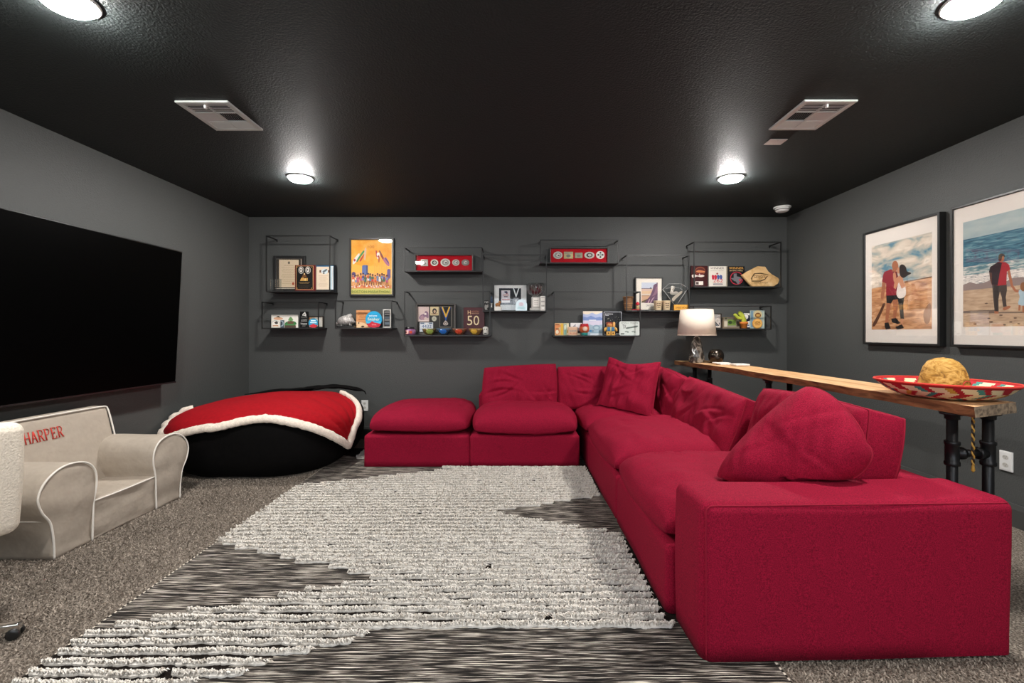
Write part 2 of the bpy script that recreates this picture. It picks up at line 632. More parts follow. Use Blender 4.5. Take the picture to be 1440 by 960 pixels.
# ---------------------------------------------------------------- ceiling fixtures
M_diff = mat('lit frosted diffuser', (0.9, 0.9, 0.88), 0.5, emit=(LAMP_COLOR, LAMP_STRENGTH))
def ceiling_light(x, y, label):
    t = thing('ceiling_light', label, 'ceiling light', (x, y, ZC), 'round ceiling lights')
    ring = [(0.100, 0.0), (0.102, -0.004), (0.099, -0.009), (0.092, -0.011), (0.088, -0.008), (0.087, 0.0)]
    build('trim_ring', lathe(ring, (x, y, ZC), 40, cap=False), M_white, t)
    dome = [(0.0005, -0.036), (0.03, -0.0354), (0.056, -0.033), (0.074, -0.028), (0.083, -0.020), (0.0855, -0.003)]
    build('diffuser', lathe(dome, (x, y, ZC), 32, cap=False), M_diff, t)
    return t
LY = [1.745, 3.73, -0.25]
ceiling_light(-1.765, LY[1], 'round lit ceiling light left of centre, behind the left white air vent')
ceiling_light(1.765, LY[1], 'round lit ceiling light right of centre, behind the right white air vent')
ceiling_light(-1.72, LY[0], 'round lit ceiling light at the top left corner, cut off by the picture edge')
ceiling_light(1.76, LY[0], 'round lit ceiling light at the top right, barely showing at the picture edge')
ceiling_light(-1.74, LY[2], 'unseen round ceiling light added for fill on the left behind the camera')  # unseen pair, added to light the room from behind the camera
ceiling_light(1.76, LY[2], 'unseen round ceiling light added for fill on the right behind the camera')

M_vent = mat('off white vent enamel', (0.66, 0.70, 0.68), 0.4)
M_duct = mat('dark duct inside', (0.02, 0.02, 0.02), 0.8)
def air_vent(xa, xb, ya, yb, label, open_left):
    t = thing('air_vent', label, 'air vent', ((xa + xb) / 2, (ya + yb) / 2, ZC), 'ceiling air vents')
    z1, z0 = ZC, ZC - 0.012
    g = Geo(); fw = 0.03
    for b in ((xa, xb, ya, ya + fw), (xa, xb, yb - fw, yb), (xa, xa + fw, ya + fw, yb - fw), (xb - fw, xb, ya + fw, yb - fw)):
        g.add(rbox(*b, z0, z1, 0.004, 1))
    build('frame', g, M_vent, t, smooth=False)
    build('backing', box(xa + fw, xb - fw, ya + fw, yb - fw, z1 - 0.002, z1 - 0.0005), M_duct, t, smooth=False)
    xm = (xa + xb) / 2
    ys = [ya + fw, ya + fw + (yb - ya - 2 * fw) * 0.33, ya + fw + (yb - ya - 2 * fw) * 0.70, yb - fw]
    build('divider', Geo().add(rbox(xm - 0.004, xm + 0.004, ya + fw, yb - fw, z0 + 0.001, z1, 0.001, 1)), M_vent, t, smooth=False)
    for y in ys[1:3]:
        build('divider', Geo().add(rbox(xa + fw, xb - fw, y - 0.003, y + 0.003, z0 + 0.001, z1, 0.001, 1)), M_vent, t, smooth=False)
    for row in range(3):
        for col in range(2):
            x0, x1 = (xa + fw, xm - 0.004) if col == 0 else (xm + 0.004, xb - fw)
            y0, y1 = ys[row] + 0.003, ys[row + 1] - 0.003
            g = Geo()
            if row == 1:                              # blades run along the room, throwing air sideways
                n = 9
                s = 1 if col == 0 else -1
                if True:
                    for i in range(n):
                        c = x0 + (x1 - x0) * (i + 0.5) / n
                        w = (x1 - x0) / n * 0.36
                        V = np.array([(c - w, y0, z0 + (0.001 if s > 0 else 0.008)), (c + w, y0, z0 + (0.008 if s > 0 else 0.001)), (c + w, y1, z0 + (0.008 if s > 0 else 0.001)), (c - w, y1, z0 + (0.001 if s > 0 else 0.008))])
                        V2 = V + np.array([0, 0, 0.0012])
                        g.add((np.vstack([V, V2]), [(0, 1, 2, 3), (7, 6, 5, 4), (0, 4, 5, 1), (1, 5, 6, 2), (2, 6, 7, 3), (3, 7, 4, 0)]))
            else:                                     # blades run across the room
                n = 5
                s = -1 if row == 0 else 1
                for i in range(n):
                    c = y0 + (y1 - y0) * (i + 0.5) / n
                    w = (y1 - y0) / n * (0.46 if row == 2 else 0.40)
                    a, b = (0.008, 0.001) if s > 0 else (0.001, 0.008)
                    lo, hi = z0 + 0.001, z0 + 0.008
                    za, zb = (hi, lo) if row == 2 else (lo, z0 + 0.005)
                    V = np.array([(x0, c - w, za), (x1, c - w, za), (x1, c + w, zb), (x0, c + w, zb)])
                    V2 = V + np.array([0, 0, 0.0012])
                    g.add((np.vstack([V, V2]), [(0, 1, 2, 3), (7, 6, 5, 4), (0, 4, 5, 1), (1, 5, 6, 2), (2, 6, 7, 3), (3, 7, 4, 0)]))
            build('louvre', g, M_vent, t, smooth=False)
    build('damper_lever', Geo().add(rbox(xm - 0.006, xm + 0.006, ya + 0.028, ya + 0.045, z0 - 0.018, z0 + 0.004, 0.003, 1)), M_white, t)
air_vent(-1.872, -1.578, 2.495, 2.848, 'white square ceiling air vent on the left, above the television side', True)
air_vent(1.578, 1.872, 2.485, 2.842, 'white square ceiling air vent on the right, above the red sofa', False)

t = thing('cover_plate', 'small blank white plate on the ceiling behind the right air vent', 'cover plate', (1.733, 3.033, ZC))
build('plate', rbox(1.676, 1.79, 2.99, 3.076, ZC - 0.006, ZC, 0.003, 2), M_white, t)
for yy in (3.005, 3.061):
    build('screw', lathe([(0.004, -0.0075), (0.004, -0.005)], (1.733, yy, ZC), 10), M_silver, t)
sx, sy = 2.695, 4.60
t = thing('smoke_detector', 'round white smoke detector on the ceiling in the far right corner', 'smoke detector', (sx, sy, ZC))
build('base_plate', lathe([(0.075, -0.014), (0.079, -0.011), (0.079, 0.0)], (sx, sy, ZC), 32), M_white, t)
build('sensor_dome', lathe([(0.018, -0.052), (0.045, -0.05), (0.058, -0.042), (0.062, -0.026), (0.062, -0.012)], (sx, sy, ZC), 32), M_white, t)
build('slot', tube([(sx + 0.063 * math.cos(a), sy + 0.063 * math.sin(a), ZC - 0.031) for a in np.linspace(0, 2 * PI, 32, endpoint=False)], 0.004, 6, True), mat('grey slot', '#77756f'), t)

def outlet(c, U, N, label):
    c = np.array(c, float); U = np.array(U, float); N = np.array(N, float); Z = np.array([0, 0, 1.0])
    t = thing('wall_outlet', label, 'outlet', c, 'white wall outlets')
    build('plate', pillow(c + N * 0.004, U, Z, N, 0.036, 0.059, 0.002, g=0.004, p=16, ck=0.0, n=8, wr=0)[0], M_white, t, smooth=False)
    for s in (-1, 1):
        o = c + N * 0.0095 + Z * s * 0.0235
        f = build('socket', prism([(0.0165 * math.cos(a) * 1.05, 0.014 * math.sin(a)) for a in np.linspace(0, 2 * PI, 20, endpoint=False)], o, U, Z, N, 0.0015), mat('socket face', '#c9c7c0'), t, smooth=False)
        g = Geo()
        for dx in (-0.006, 0.006):
            g.add(prism([(dx - 0.0012, 0.0), (dx + 0.0012, 0.0), (dx + 0.0012, 0.008), (dx - 0.0012, 0.008)], o + N * 0.0015, U, Z, N, 0.0003))
        g.add(prism([(0.0024 * math.cos(a), -0.006 + 0.0024 * math.sin(a)) for a in np.linspace(0, 2 * PI, 10, endpoint=False)], o + N * 0.0015, U, Z, N, 0.0003))
        build('slot', g, M_blackwood, f, smooth=False)
outlet((-1.655, YB, 0.362), (1, 0, 0), (0, -1, 0), 'white wall outlet low on the back wall, between beanbag and red ottoman')
outlet((XR, 2.76, 0.378), (0, -1, 0), (-1, 0, 0), 'white wall outlet low on the right wall, beside the black pipe table legs')

# ---------------------------------------------------------------- rug
RX0, RX1, RY0, RY1, RZ = -1.635, 0.90, 1.40, 4.52, 0.012
def dark_zone(x, y):
    """flat-woven dark wedges in the rug pattern"""
    d = (np.abs(y - 2.11) < 0.37 * (-0.66 - x)) & (x < -0.66)
    d |= (np.abs(y - 3.80) < 0.37 * (-0.52 - x)) & (x < -0.52)
    d |= (np.abs(y - 2.88) < 0.40 * (x + 0.17)) & (x > -0.17)
    d |= (y < 1.735) & (y < 1.50 + 0.5 * (x + 0.97))
    d |= (np.abs(y - 4.4) < 0.40 * (x + 0.4)) & (x > -0.4)
    return d
M_weave = ramp_mat('dark flat weave', [(0.40, '#070605'), (0.51, '#26211e'), (0.57, '#70675e'), (0.64, '#e8dfd2')], (4.5, 200, 200), 1.6, 5, 0.95, 0.3, (0.8, 0.004))
M_rugbase = ramp_mat('rug backing yarn', [(0.35, '#1c1815'), (0.55, '#5b5249'), (0.75, '#a89e91')], (12, 120, 120), 1.5, 4, 0.95, 0.2, (0.6, 0.004))
rug = thing('area_rug', 'cream shaggy area rug with dark flat-woven wedges on the carpet', 'rug', ((RX0 + RX1) / 2, (RY0 + RY1) / 2, 0))
def rug_base():
    nx, ny = 120, 156
    xs = np.linspace(RX0, RX1, nx + 1); ys = np.linspace(RY0, RY1, ny + 1)
    V = []; F = []
    for z in (0.0, RZ):
        for y in ys:
            for x in xs:
                w = 0.004 * math.sin(9 * y + 3) if x in (xs[0], xs[-1]) else 0
                V.append((x + w, y, z))
    W = nx + 1; O = W * (ny + 1)
    M = []
    for j in range(ny):
        for i in range(nx):
            a = j * W + i
            F.append((O + a, O + a + 1, O + a + W + 1, O + a + W))
            cy = (ys[j] + ys[j + 1]) / 2
            M.append(0 if dark_zone(np.full(5, (xs[i] + xs[i + 1]) / 2), cy + np.array([-0.055, -0.028, 0, 0.028, 0.055])).any() else 1)
    for j in range(ny):
        a = j * W; b = (j + 1) * W
        F += [(a, O + a, O + b, b), (a + nx, b + nx, O + b + nx, O + a + nx)]; M += [0, 0]
    for i in range(nx):
        a = i; b = ny * W + i
        F += [(a, a + 1, O + a + 1, O + a), (b, O + b, O + b + 1, b + 1)]; M += [0, 0]
    g = Geo(); g.add((V, F)); g.M = M
    return build('woven_base', g, [M_weave, mat('dark warp between pile rows', '#1d1815', 0.95, spec=0.1, mott=(120, 0.5))], rug, smooth=False)
rug_base()
def rug_pile():
    pitch = 0.0495
    rows = np.arange(RY0 + 0.02, RY1 - 0.01, pitch)
    G = Geo(); R = []; Tp = []; W = []; B = []; C = []
    cream = np.array(lin('#f0ebe3')); warm = np.array(lin('#d6cabb')); grey = np.array(lin('#b9b0a4'))
    ridge_cols = []
    for k, y in enumerate(rows):
        x = np.arange(RX0 + 0.008, RX1 - 0.004, 0.0068)
        x = x + rng.uniform(-0.002, 0.002, len(x))
        yy = y + 0.006 * np.sin(x * 3.1 + k) * 0.6 + 0.0035 * np.sin(x * 23 + k * 1.7) + 0.004 * nz(np.column_stack([x * 1.0, np.full_like(x, k * 1.3), x * 0]), 45, 17) + rng.uniform(-0.0015, 0.0015, len(x))
        keep = ~dark_zone(x + 0.02 * math.sin(k * 2.3), yy) & ~((x > 0.590) & (yy > 1.80)) & ~((x > 0.612) & (yy > 1.535)) & ~((yy > 3.868) & (x > -1.345)) & ~((np.abs((x + 2.19) / 0.72) ** 3.2 + np.abs((yy - 4.22) / 0.765) ** 3.2) < 1)
        gap = nz(np.column_stack([x * 1.0, np.full_like(x, k * 3.7), np.zeros_like(x)]), 34, 91) > 1.62
        keep &= ~gap
        xs, ys = x[keep], yy[keep]
        n = len(xs)
        # yarn ridge under the tufts
        run = []
        def flush(run):
            if len(run) > 2:
                p = np.array(run)
                r = 0.0095 + 0.003 * nz(p, 160, k)
                r[0] *= 0.4; r[-1] *= 0.4
                vf = tube(p, r, 6, flat=0.75, cap=False)
                G.add(vf)
                ridge_cols.append(len(vf[0]))
        for i in range(n):
            if run and xs[i] - run[-1][0] > 0.03:
                flush(run); run = []
            run.append((xs[i], ys[i], RZ + 0.0025))
        flush(run)
        shag = 0.5 + 0.5 * nz(np.column_stack([xs, ys, np.zeros(n)]), 4.0, 33)       # some areas more combed, some shaggier
        for rep in range(6):
            side = 1 if rep % 2 == 0 else -1
            r0 = np.column_stack([xs + rng.uniform(-0.004, 0.004, n), ys - side * rng.uniform(0.001, 0.007, n), np.full(n, RZ + 0.004)])
            dx = rng.normal(0.014 - 0.008 * shag, 0.004 + 0.013 * shag, n)
            dy = side * rng.uniform(0.003, 0.0135, n) + rng.normal(0, 0.008, n) * shag ** 2
            dz = rng.uniform(0.004, 0.013, n) + 0.016 * shag ** 2 * rng.random(n)
            tip = r0 + np.column_stack([dx, dy, dz])
            tip[:, 0] = np.where(tip[:, 1] > 1.78, np.minimum(tip[:, 0], 0.598), np.where(tip[:, 1] > 1.52, np.minimum(tip[:, 0], 0.622), tip[:, 0]))
            tip[:, 1] = np.where((tip[:, 0] > -1.35) & (r0[:, 1] < 3.88), np.minimum(tip[:, 1], 3.870), tip[:, 1])
            a = np.arctan2(dy, dx) + PI / 2
            wid = np.column_stack([np.cos(a), np.sin(a), np.zeros(n)]) * rng.uniform(0.0024, 0.0046, n)[:, None]
            R.append(r0); Tp.append(tip); W.append(wid); B.append(np.column_stack([np.zeros((n, 2)), rng.uniform(0.006, 0.014, n)]))
            m = rng.random(n)[:, None]
            base = np.where(rng.random(n)[:, None] < 0.10, grey, cream * (0.86 + 0.16 * m))
            C.append(base * (1 - 0.35 * m) + warm * 0.35 * m)
    R, Tp, W, B, C = (np.concatenate(q) for q in (R, Tp, W, B, C))
    V, F = blades(R, Tp, W, B)
    nr = G.n
    G.add((V, F))
    cc = np.vstack([np.tile(np.append(cream * 0.80, 1), (nr, 1)), np.repeat(np.column_stack([C, np.ones(len(C))]), 5, 0)])
    m = mat('cream wool yarn', '#dddddd', 0.95, spec=0.1, attr='tint')
    build('shag_pile', G, m, rug, smooth=False, kind='stuff', colors=cc)
rug_pile()
g = Geo()
for X in (RX0 - 0.001, RX1 + 0.001):
    ys = np.arange(RY0, RY1, 0.012)
    for i, y in enumerate(ys):
        g.add(rbox(X - 0.004, X + 0.004, y, y + 0.0105, 0.001, RZ + 0.0008, 0.002, 1), i % 2)
build('bound_edge', g, [ink('#d8cebf', 0.9), ink('#2a2521', 0.9)], rug, kind='stuff')

# ---------------------------------------------------------------- red sectional sofa
sofa = thing('sectional_sofa', 'large crimson sectional sofa standing on the cream rug along the back and right', 'sofa', (0.6, 4.2, 0))
def soft_block(x0, x1, y0, y1, z0, z1, r, seed, amp=0.004, n=(12, 12, 5), rot=None):
    z0 = z0 - r
    V, F = rbox(x0, x1, y0, y1, z0, z1, r, 4, n)
    c = V.mean(0); d = V - c
    d /= np.maximum(np.linalg.norm(d, axis=1, keepdims=True), 1e-6)
    V = V + d * (amp * nz(V, 7, seed))[:, None]
    V[:, 2] = np.maximum(V[:, 2], z0 + r)
    if rot:
        a, cx, cy = rot
        x, y = V[:, 0] - cx, V[:, 1] - cy
        V[:, 0] = cx + x * math.cos(a) - y * math.sin(a); V[:, 1] = cy + x * math.sin(a) + y * math.cos(a)
    return V, F
ZB = 0.285
BZ = 0.016
build('base', soft_block(-1.30, -0.388, 3.885, 4.95, BZ, ZB, 0.03, 1), M_sofa, sofa)
build('base', soft_block(-0.390, 0.548, 3.885, 4.95, BZ, ZB, 0.03, 2), M_sofa, sofa)
build('base', soft_block(0.612, 1.76, 3.862, 4.95, BZ, ZB, 0.03, 3), M_sofa, sofa)
build('base', soft_block(0.612, 1.76, 2.775, 3.860, BZ, ZB, 0.03, 4), M_sofa, sofa)
build('base', soft_block(0.614, 1.76, 1.845, 2.773, BZ, ZB, 0.03, 5), M_sofa, sofa)
build('back_frame', soft_block(1.50, 1.785, 1.84, 4.95, BZ, 0.535, 0.035, 6, n=(4, 20, 6)), M_sofa, sofa)
build('back_frame', soft_block(-0.385, 1.50, 4.70, 4.955, BZ, 0.535, 0.035, 7, n=(16, 4, 6)), M_sofa, sofa)
AR = math.radians(1.7)
arm = build('arm', soft_block(0.648, 1.775, 1.574, 1.850, 0.0135, 0.562, 0.042, 8, 0.004, (14, 4, 8), (AR, 0.648, 1.574)), M_sofa, sofa)
def rot_arm(P):
    P = np.array(P, float); x, y = P[:, 0] - 0.648, P[:, 1] - 1.574
    P[:, 0] = 0.648 + x * math.cos(AR) - y * math.sin(AR); P[:, 1] = 1.574 + x * math.sin(AR) + y * math.cos(AR)
    return P
build('seam', tube(rot_arm(catmull([(0.661, 1.578, 0.02), (0.660, 1.5755, 0.25), (0.661, 1.578, 0.521), (0.678, 1.584, 0.548), (0.8, 1.584, 0.549), (1.3, 1.584, 0.549), (1.745, 1.584, 0.549)], 60)), 0.0028, 6), M_seam, arm)

def seat_cushion(x0, x1, y0, y1, zs, zc, seed, ck=0.07, droop=0.0, p=4.5, front='y'):
    c = ((x0 + x1) / 2, (y0 + y1) / 2, zs)
    (V, F), et, eb = pillow(c, (1, 0, 0), (0, 1, 0), (0, 0, 1), (x1 - x0) / 2, (y1 - y0) / 2, zc - zs, g=0.018, p=p, ck=ck, tb=zs - ZB - 0.02, n=60, wr=0.009, seed=seed, creases=7, deep=0.007)
    u = (V[:, 0] - c[0]) / (x1 - x0) * 2; v = (V[:, 1] - c[1]) / (y1 - y0) * 2
    if front == 'y':
        V[:, 2] -= droop * np.clip(-v - 0.2, 0, 1) ** 2 * (1 - 0.6 * u * u)
    else:
        V[:, 2] -= droop * np.clip(-u - 0.2, 0, 1) ** 2 * (1 - 0.3 * v * v)
    V[:, 2] = np.maximum(V[:, 2], ZB - 0.004 - 0.03 * ((np.abs(u) > 0.985) | (np.abs(v) > 0.985)))
    o = build('seat_cushion', (V, F), M_sofa, sofa)
    n = len(et)
    # piping follows the cushion edge after drooping: the rim vertices are the outermost ring
    return o
seat_cushion(-1.300, -0.385, 3.865, 4.86, 0.352, 0.478, 21, ck=0.10)
seat_cushion(-0.392, 0.560, 3.845, 4.60, 0.352, 0.487, 22, ck=0.10, droop=0.03, p=4)
seat_cushion(0.575, 1.50, 3.86, 4.70, 0.345, 0.455, 23)
seat_cushion(0.582, 1.50, 2.755, 3.845, 0.350, 0.485, 24, ck=0.06, droop=0.015, front='x')
seat_cushion(0.592, 1.50, 1.855, 2.745, 0.350, 0.470, 25, ck=0.06, droop=0.015, front='x')

def back_cushion(p0, p1, z0, z1, inn, lean, th, seed, g=0.05, top0=None, quad=None, cush='back_cushion', p=5, ck=0.03):
    """upright boxed cushion between floor points p0 and p1 (its inner bottom line), leaning away from inn by lean metres"""
    p0 = np.array([p0[0], p0[1], 0.0]); p1 = np.array([p1[0], p1[1], 0.0])
    inn = np.array([inn[0], inn[1], 0.0])
    U = (p1 - p0); L = np.linalg.norm(U); U /= L
    H = math.hypot(z1 - z0, lean)
    Vd = (np.array([0, 0, z1 - z0]) - inn * lean) / H
    N = np.cross(U, Vd); N = N if N @ inn > 0 else -N
    c = (p0 + p1) / 2 + np.array([0, 0, z0]) + Vd * H / 2 - N * (g + th * 0.5)
    (vf, et, eb) = pillow(c, U, Vd, N, L / 2, H / 2, th, g=g, p=p, ck=ck, n=64, wr=0.014, seed=seed, quad=quad, creases=9)
    o = build(cush, vf, M_sofa, sofa)
    build('piping', tube(et, 0.0045, 6, True), M_seam, o)
    build('piping', tube(eb, 0.0045, 6, True), M_seam, o)
    return o
back_cushion((-0.33, 4.42), (0.405, 4.42), 0.42, 0.845, (0, -1), 0.10, 0.055, 31, g=0.045, quad=[(-0.37, -0.21), (0.37, -0.21), (0.372, 0.232), (-0.355, 0.19)])
back_cushion((0.415, 4.44), (1.20, 4.44), 0.42, 0.825, (0, -1), 0.09, 0.05, 32, g=0.045)
back_cushion((1.27, 4.58), (1.27, 3.80), 0.40, 0.838, (-1, 0), 0.12, 0.06, 33, g=0.05, quad=[(-0.39, -0.21), (0.39, -0.21), (0.38, 0.175), (-0.38, 0.235)])
back_cushion((1.235, 3.80), (1.235, 2.74), 0.40, 0.83, (-1, 0), 0.17, 0.08, 34, g=0.05, quad=[(-0.52, -0.22), (0.52, -0.22), (0.50, 0.165), (-0.50, 0.215)])
back_cushion((1.31, 2.68), (1.355, 1.885), 0.43, 0.85, (-1, 0), 0.11, 0.06, 35, g=0.080, p=4, ck=0.07)

from mathutils.bvhtree import BVHTree
def settle(V, gap=0.012, rounds=3):
    """press soft vertices out of the sofa cushions they rest on"""
    V = np.array(V, float)
    off = world_loc(sofa)
    trees = []
    stack = [c for c in sofa.children if c.name.split('.')[0] in ('seat_cushion', 'back_cushion', 'arm', 'back_frame', 'base')]
    for c in stack:
        me = c.data
        co = np.empty(len(me.vertices) * 3); me.vertices.foreach_get('co', co); co = co.reshape(-1, 3) + off
        kind_ = c.name.split('.')[0]
        trees.append((kind_, BVHTree.FromPolygons(co.tolist(), [tuple(p.vertices) for p in me.polygons]), co.min(0) - 0.03, co.max(0) + 0.03))
    for _ in range(rounds):
        for kind_, tr, lo, hi in trees:
            if kind_ in ('seat_cushion', 'arm'):
                for i in np.nonzero(((V > lo) & (V < hi)).all(1))[0]:      # lies on top of it
                    loc, nor, k, dist = tr.ray_cast(Vector((V[i][0], V[i][1], 1.5)), Vector((0, 0, -1)))
                    if loc is None and kind_ == 'arm':
                        loc, nor, k, dist = tr.ray_cast(Vector((V[i][0], V[i][1] - 0.03, 1.5)), Vector((0, 0, -1)))
                    if loc is not None and V[i][2] < loc.z + gap:
                        V[i][2] = loc.z + gap
                continue
            if kind_ != 'back_cushion':
                continue
            for i in np.nonzero(((V > lo) & (V < hi)).all(1))[0]:
                loc, nor, k, dist = tr.find_nearest(Vector(V[i]))
                if loc is None:
                    continue
                sd = (Vector(V[i]) - loc).dot(nor)
                if sd < gap * 0.9 and dist < 0.25 and (sd < 0 or dist < gap):
                    V[i] = np.array(loc + nor * gap)
    return V
def throw_pillow(label, pts, c_d, Nv, t, seed, wr=0.012, g=0.006, p=3.2, seam=True, deep=0.007, tb=None, rnd=0.0, pin=0.07, dip=0.0):
    """pts = four world corners BL, BR, TR, TL"""
    P = np.array(pts, float)
    c = P.mean(0)
    U = P[1] - P[0]; U /= np.linalg.norm(U)
    W = P[3] - P[0]; W -= U * (W @ U); W /= np.linalg.norm(W)
    N = np.cross(U, W)
    if N @ np.array(Nv) < 0:
        N = -N
    q = [((x - c) @ U, (x - c) @ W) for x in P]
    vf, et, eb = pillow(c, U, W, N, 1, 1, t, g=g, tb=tb, p=p, ck=0.0, n=70, wr=wr, seed=seed, quad=q, creases=10, deep=deep,
                        warp=lambda X, Y, u, v: (X * (1 - pin * (1 - v * v) * np.abs(u) ** 3) * np.sqrt(1 - rnd * v * v * u * u),
                                             Y * (1 - (pin + dip * (v > 0)) * (1 - u * u) ** 2 * np.abs(v) ** 3) * np.sqrt(1 - rnd * v * v * u * u)))
    r = thing('throw_pillow', label, 'pillow', (c[0], c[1], P[:, 2].min()), 'loose crimson pillows on the sofa')
    o = build('cover', (settle(vf[0]), vf[1]), M_sofa, r)
    if seam:
        build('piping', tube(settle((et + eb) / 2, 0.019), 0.006, 6, True), M_seam, r)
    return r
# corner pillow: faces the middle of the room
throw_pillow('crimson square throw pillow with a pinched top, in the far corner of the sofa',
             [px(839, 577, 4.28), px(917, 593, 3.90), px(928, 509, 4.08), px(857, 503, 4.45)], 0, (-0.6, -0.8, 0.1), 0.095, 41, wr=0.02, pin=0.05, dip=0.16)
throw_pillow('big crimson pillow slumped on the near seat behind the sofa arm',
             [px(985, 684, 2.13), px(1190, 690, 1.80), px(1238, 622, 1.80), px(1133, 527, 2.04)], 0, (-0.3, -0.9, 0.3), 0.125, 42, wr=0.020, p=2.6, tb=0.05, deep=0.0045, rnd=0.34, pin=-0.06)

# ---------------------------------------------------------------- bean bag with throw blanket
M_bag = mat('black faux suede', (0.0026, 0.0023, 0.0023), 0.85, spec=0.10, mott=(30, 0.25), bump=(24, 0.3, 0.01))
M_blanket = mat('red plush blanket', (0.30, 0.0040, 0.009), 0.9, spec=0.12, mott=(40, 0.12), bump=(300, 0.15, 0.002), sheen=0.15)
M_sherpa = mat('cream sherpa', (0.80, 0.70, 0.60), 0.95, spec=0.1, mott=(60, 0.12), bump=(160, 0.9, 0.006), sheen=0.2)
BC = np.array([-2.19, 4.22, 0.30]); BA, BB, CU, CD = 0.69, 0.735, 0.252, 0.38
def bag_g(D):
    q = (np.abs(D[:, 0] / BA) ** 3.2 + np.abs(D[:, 1] / BB) ** 3.2)
    cz = np.where(D[:, 2] > 0, CU, CD)
    return q + np.abs(D[:, 2] / cz) ** 3.2
def bag_point(P, k=1.0):
    D = np.asarray(P, float) - BC
    D = D / np.linalg.norm(D, axis=1, keepdims=True)
    r = bag_g(D) ** (-1 / 3.2)
    Q = BC + D * r[:, None] * k
    # the back right of the bag is a little fuller
    Q[:, 2] += 0.014 * np.clip((Q[:, 2] - 0.35) / 0.25, 0, 1) * np.clip((Q[:, 0] + 2.3) + (Q[:, 1] - 4.2) * 0.6, -1, 1)
    return Q
def bag_hit(x, y):
    """where the sight line through a picture point meets the bag"""
    d = np.array([(x - VX) / FPX, 1.0, -(y - VY) / FPX])
    ts = np.linspace(3.0, 5.4, 500)
    P = np.array([0, 0, EYE]) + ts[:, None] * d
    g = bag_g((P - BC) / 1.03)
    i = np.argmax(g < 1) if (g < 1).any() else int(np.argmin(g))
    return P[i]
bag = thing('bean_bag', 'huge black bean bag on the carpet in the far left corner', 'bean bag', (BC[0], BC[1], 0.0))
def bag_mesh():
    nu, nv = 72, 40
    V = []; F = []
    for j in range(nv + 1):
        ph = -PI / 2 + PI * j / nv
        for i in range(nu):
            a = 2 * PI * i / nu
            V.append((math.cos(ph) * math.cos(a), math.cos(ph) * math.sin(a), math.sin(ph) * 0.7))
    P = bag_point(np.array(V) + BC)
    w = nz(P, 5, 51) * 0.007 + nz(P * np.array([1, 1, 0.4]), 14, 52) * 0.004
    D = P - BC; D /= np.linalg.norm(D, axis=1, keepdims=True)
    P = P + D * w[:, None]
    P[:, 2] = np.maximum(P[:, 2], 0.0145)
    P[:, 0] = np.maximum(P[:, 0], XL + 0.018); P[:, 1] = np.minimum(P[:, 1], YB - 0.02)
    for j in range(nv):
        for i in range(nu):
            k = (i + 1) % nu
            F.append((j * nu + i, j * nu + k, (j + 1) * nu + k, (j + 1) * nu + i))
    return P, F
build('cover', bag_mesh(), M_bag, bag)
# loose folds of the cover along the top behind the blanket
for k, (pts, r) in enumerate([
        ([(-2.62, 4.40, 0.563), (-2.40, 4.55, 0.578), (-2.12, 4.62, 0.593), (-1.85, 4.66, 0.608), (-1.62, 4.66, 0.578)], 0.030),
        ([(-2.30, 4.60, 0.558), (-2.10, 4.68, 0.588), (-1.85, 4.72, 0.603), (-1.58, 4.68, 0.568), (-1.52, 4.62, 0.538)], 0.034),
        ([(-2.05, 4.54, 0.578), (-1.95, 4.58, 0.603), (-1.75, 4.60, 0.613), (-1.62, 4.56, 0.588)], 0.022)]):
    c = catmull(pts, 40)
    rr = r * (1 + 0.3 * nz(c, 30, 60 + k)) * np.clip(np.minimum(np.arange(40), np.arange(39, -1, -1)) / 8, 0.15, 1)
    build('cover_fold', tube(c, rr, 10, flat=0.6), M_bag, bag)

front = [bag_hit(x, y) for x, y in ((256, 622), (284, 603), (311, 600), (345, 592), (376, 589), (409, 594), (442, 603), (468, 615), (485, 625))]
front[0] = np.array([-2.80, 3.66, 0.28])
right = [front[-1]] + [bag_hit(x, y) for x, y in ((492, 602), (497, 582))] + [np.array([-1.50, 4.42, 0.56]), np.array([-1.62, 4.60, 0.62])]
left = [front[0], np.array([-2.86, 3.71, 0.36]), np.array([-2.87, 3.80, 0.45]), np.array([-2.80, 3.86, 0.54])]
topc = [left[-1], np.array([-2.66, 4.10, 0.58]), np.array([-2.42, 4.38, 0.6]), np.array([-2.10, 4.56, 0.62]), np.array([-1.85, 4.62, 0.62]), right[-1]]
NU, NV = 150, 64
cf, ct = catmull(front, NU), catmull(topc, NU)
cl, cr_ = catmull(left, NV), catmull(right, NV)
u = np.linspace(0, 1, NU)[:, None, None]; v = np.linspace(0, 1, NV)[None, :, None]
S = (1 - v) * cf[:, None] + v * ct[:, None] + (1 - u) * cl[None] + u * cr_[None] - (
    (1 - u) * (1 - v) * cf[0] + u * (1 - v) * cf[-1] + (1 - u) * v * ct[0] + u * v * ct[-1])
flatS = S.reshape(-1, 3)
Pb = bag_point(flatS, 1.0)
Dn = Pb - BC; Dn /= np.linalg.norm(Dn, axis=1, keepdims=True)
uf = np.repeat(np.linspace(0, 1, NU), NV); vf_ = np.tile(np.linspace(0, 1, NV), NU)
fan = np.arctan2((vf_ - 0.05) * 0.6, 1.04 - uf)                  # folds fan out from the hanging front corner
dist = np.hypot((vf_ - 0.05) * 0.6, 1.04 - uf)
ridge = np.abs(np.sin(fan * 10 + 0.8 * np.sin(dist * 9) + 0.5 * nz(Pb, 6, 70))) ** 0.7
fold = 0.026 * (ridge - 0.5) * np.clip((dist - 0.04) / 0.12, 0, 1) * np.clip((0.62 - dist) / 0.25, 0, 1) + 0.006 * nz(Pb, 13, 71) + 0.009 * np.sin(vf_ * 30) * np.clip(1 - uf * 7, 0, 1)
Pt = Pb + Dn * (0.044 + fold)[:, None]
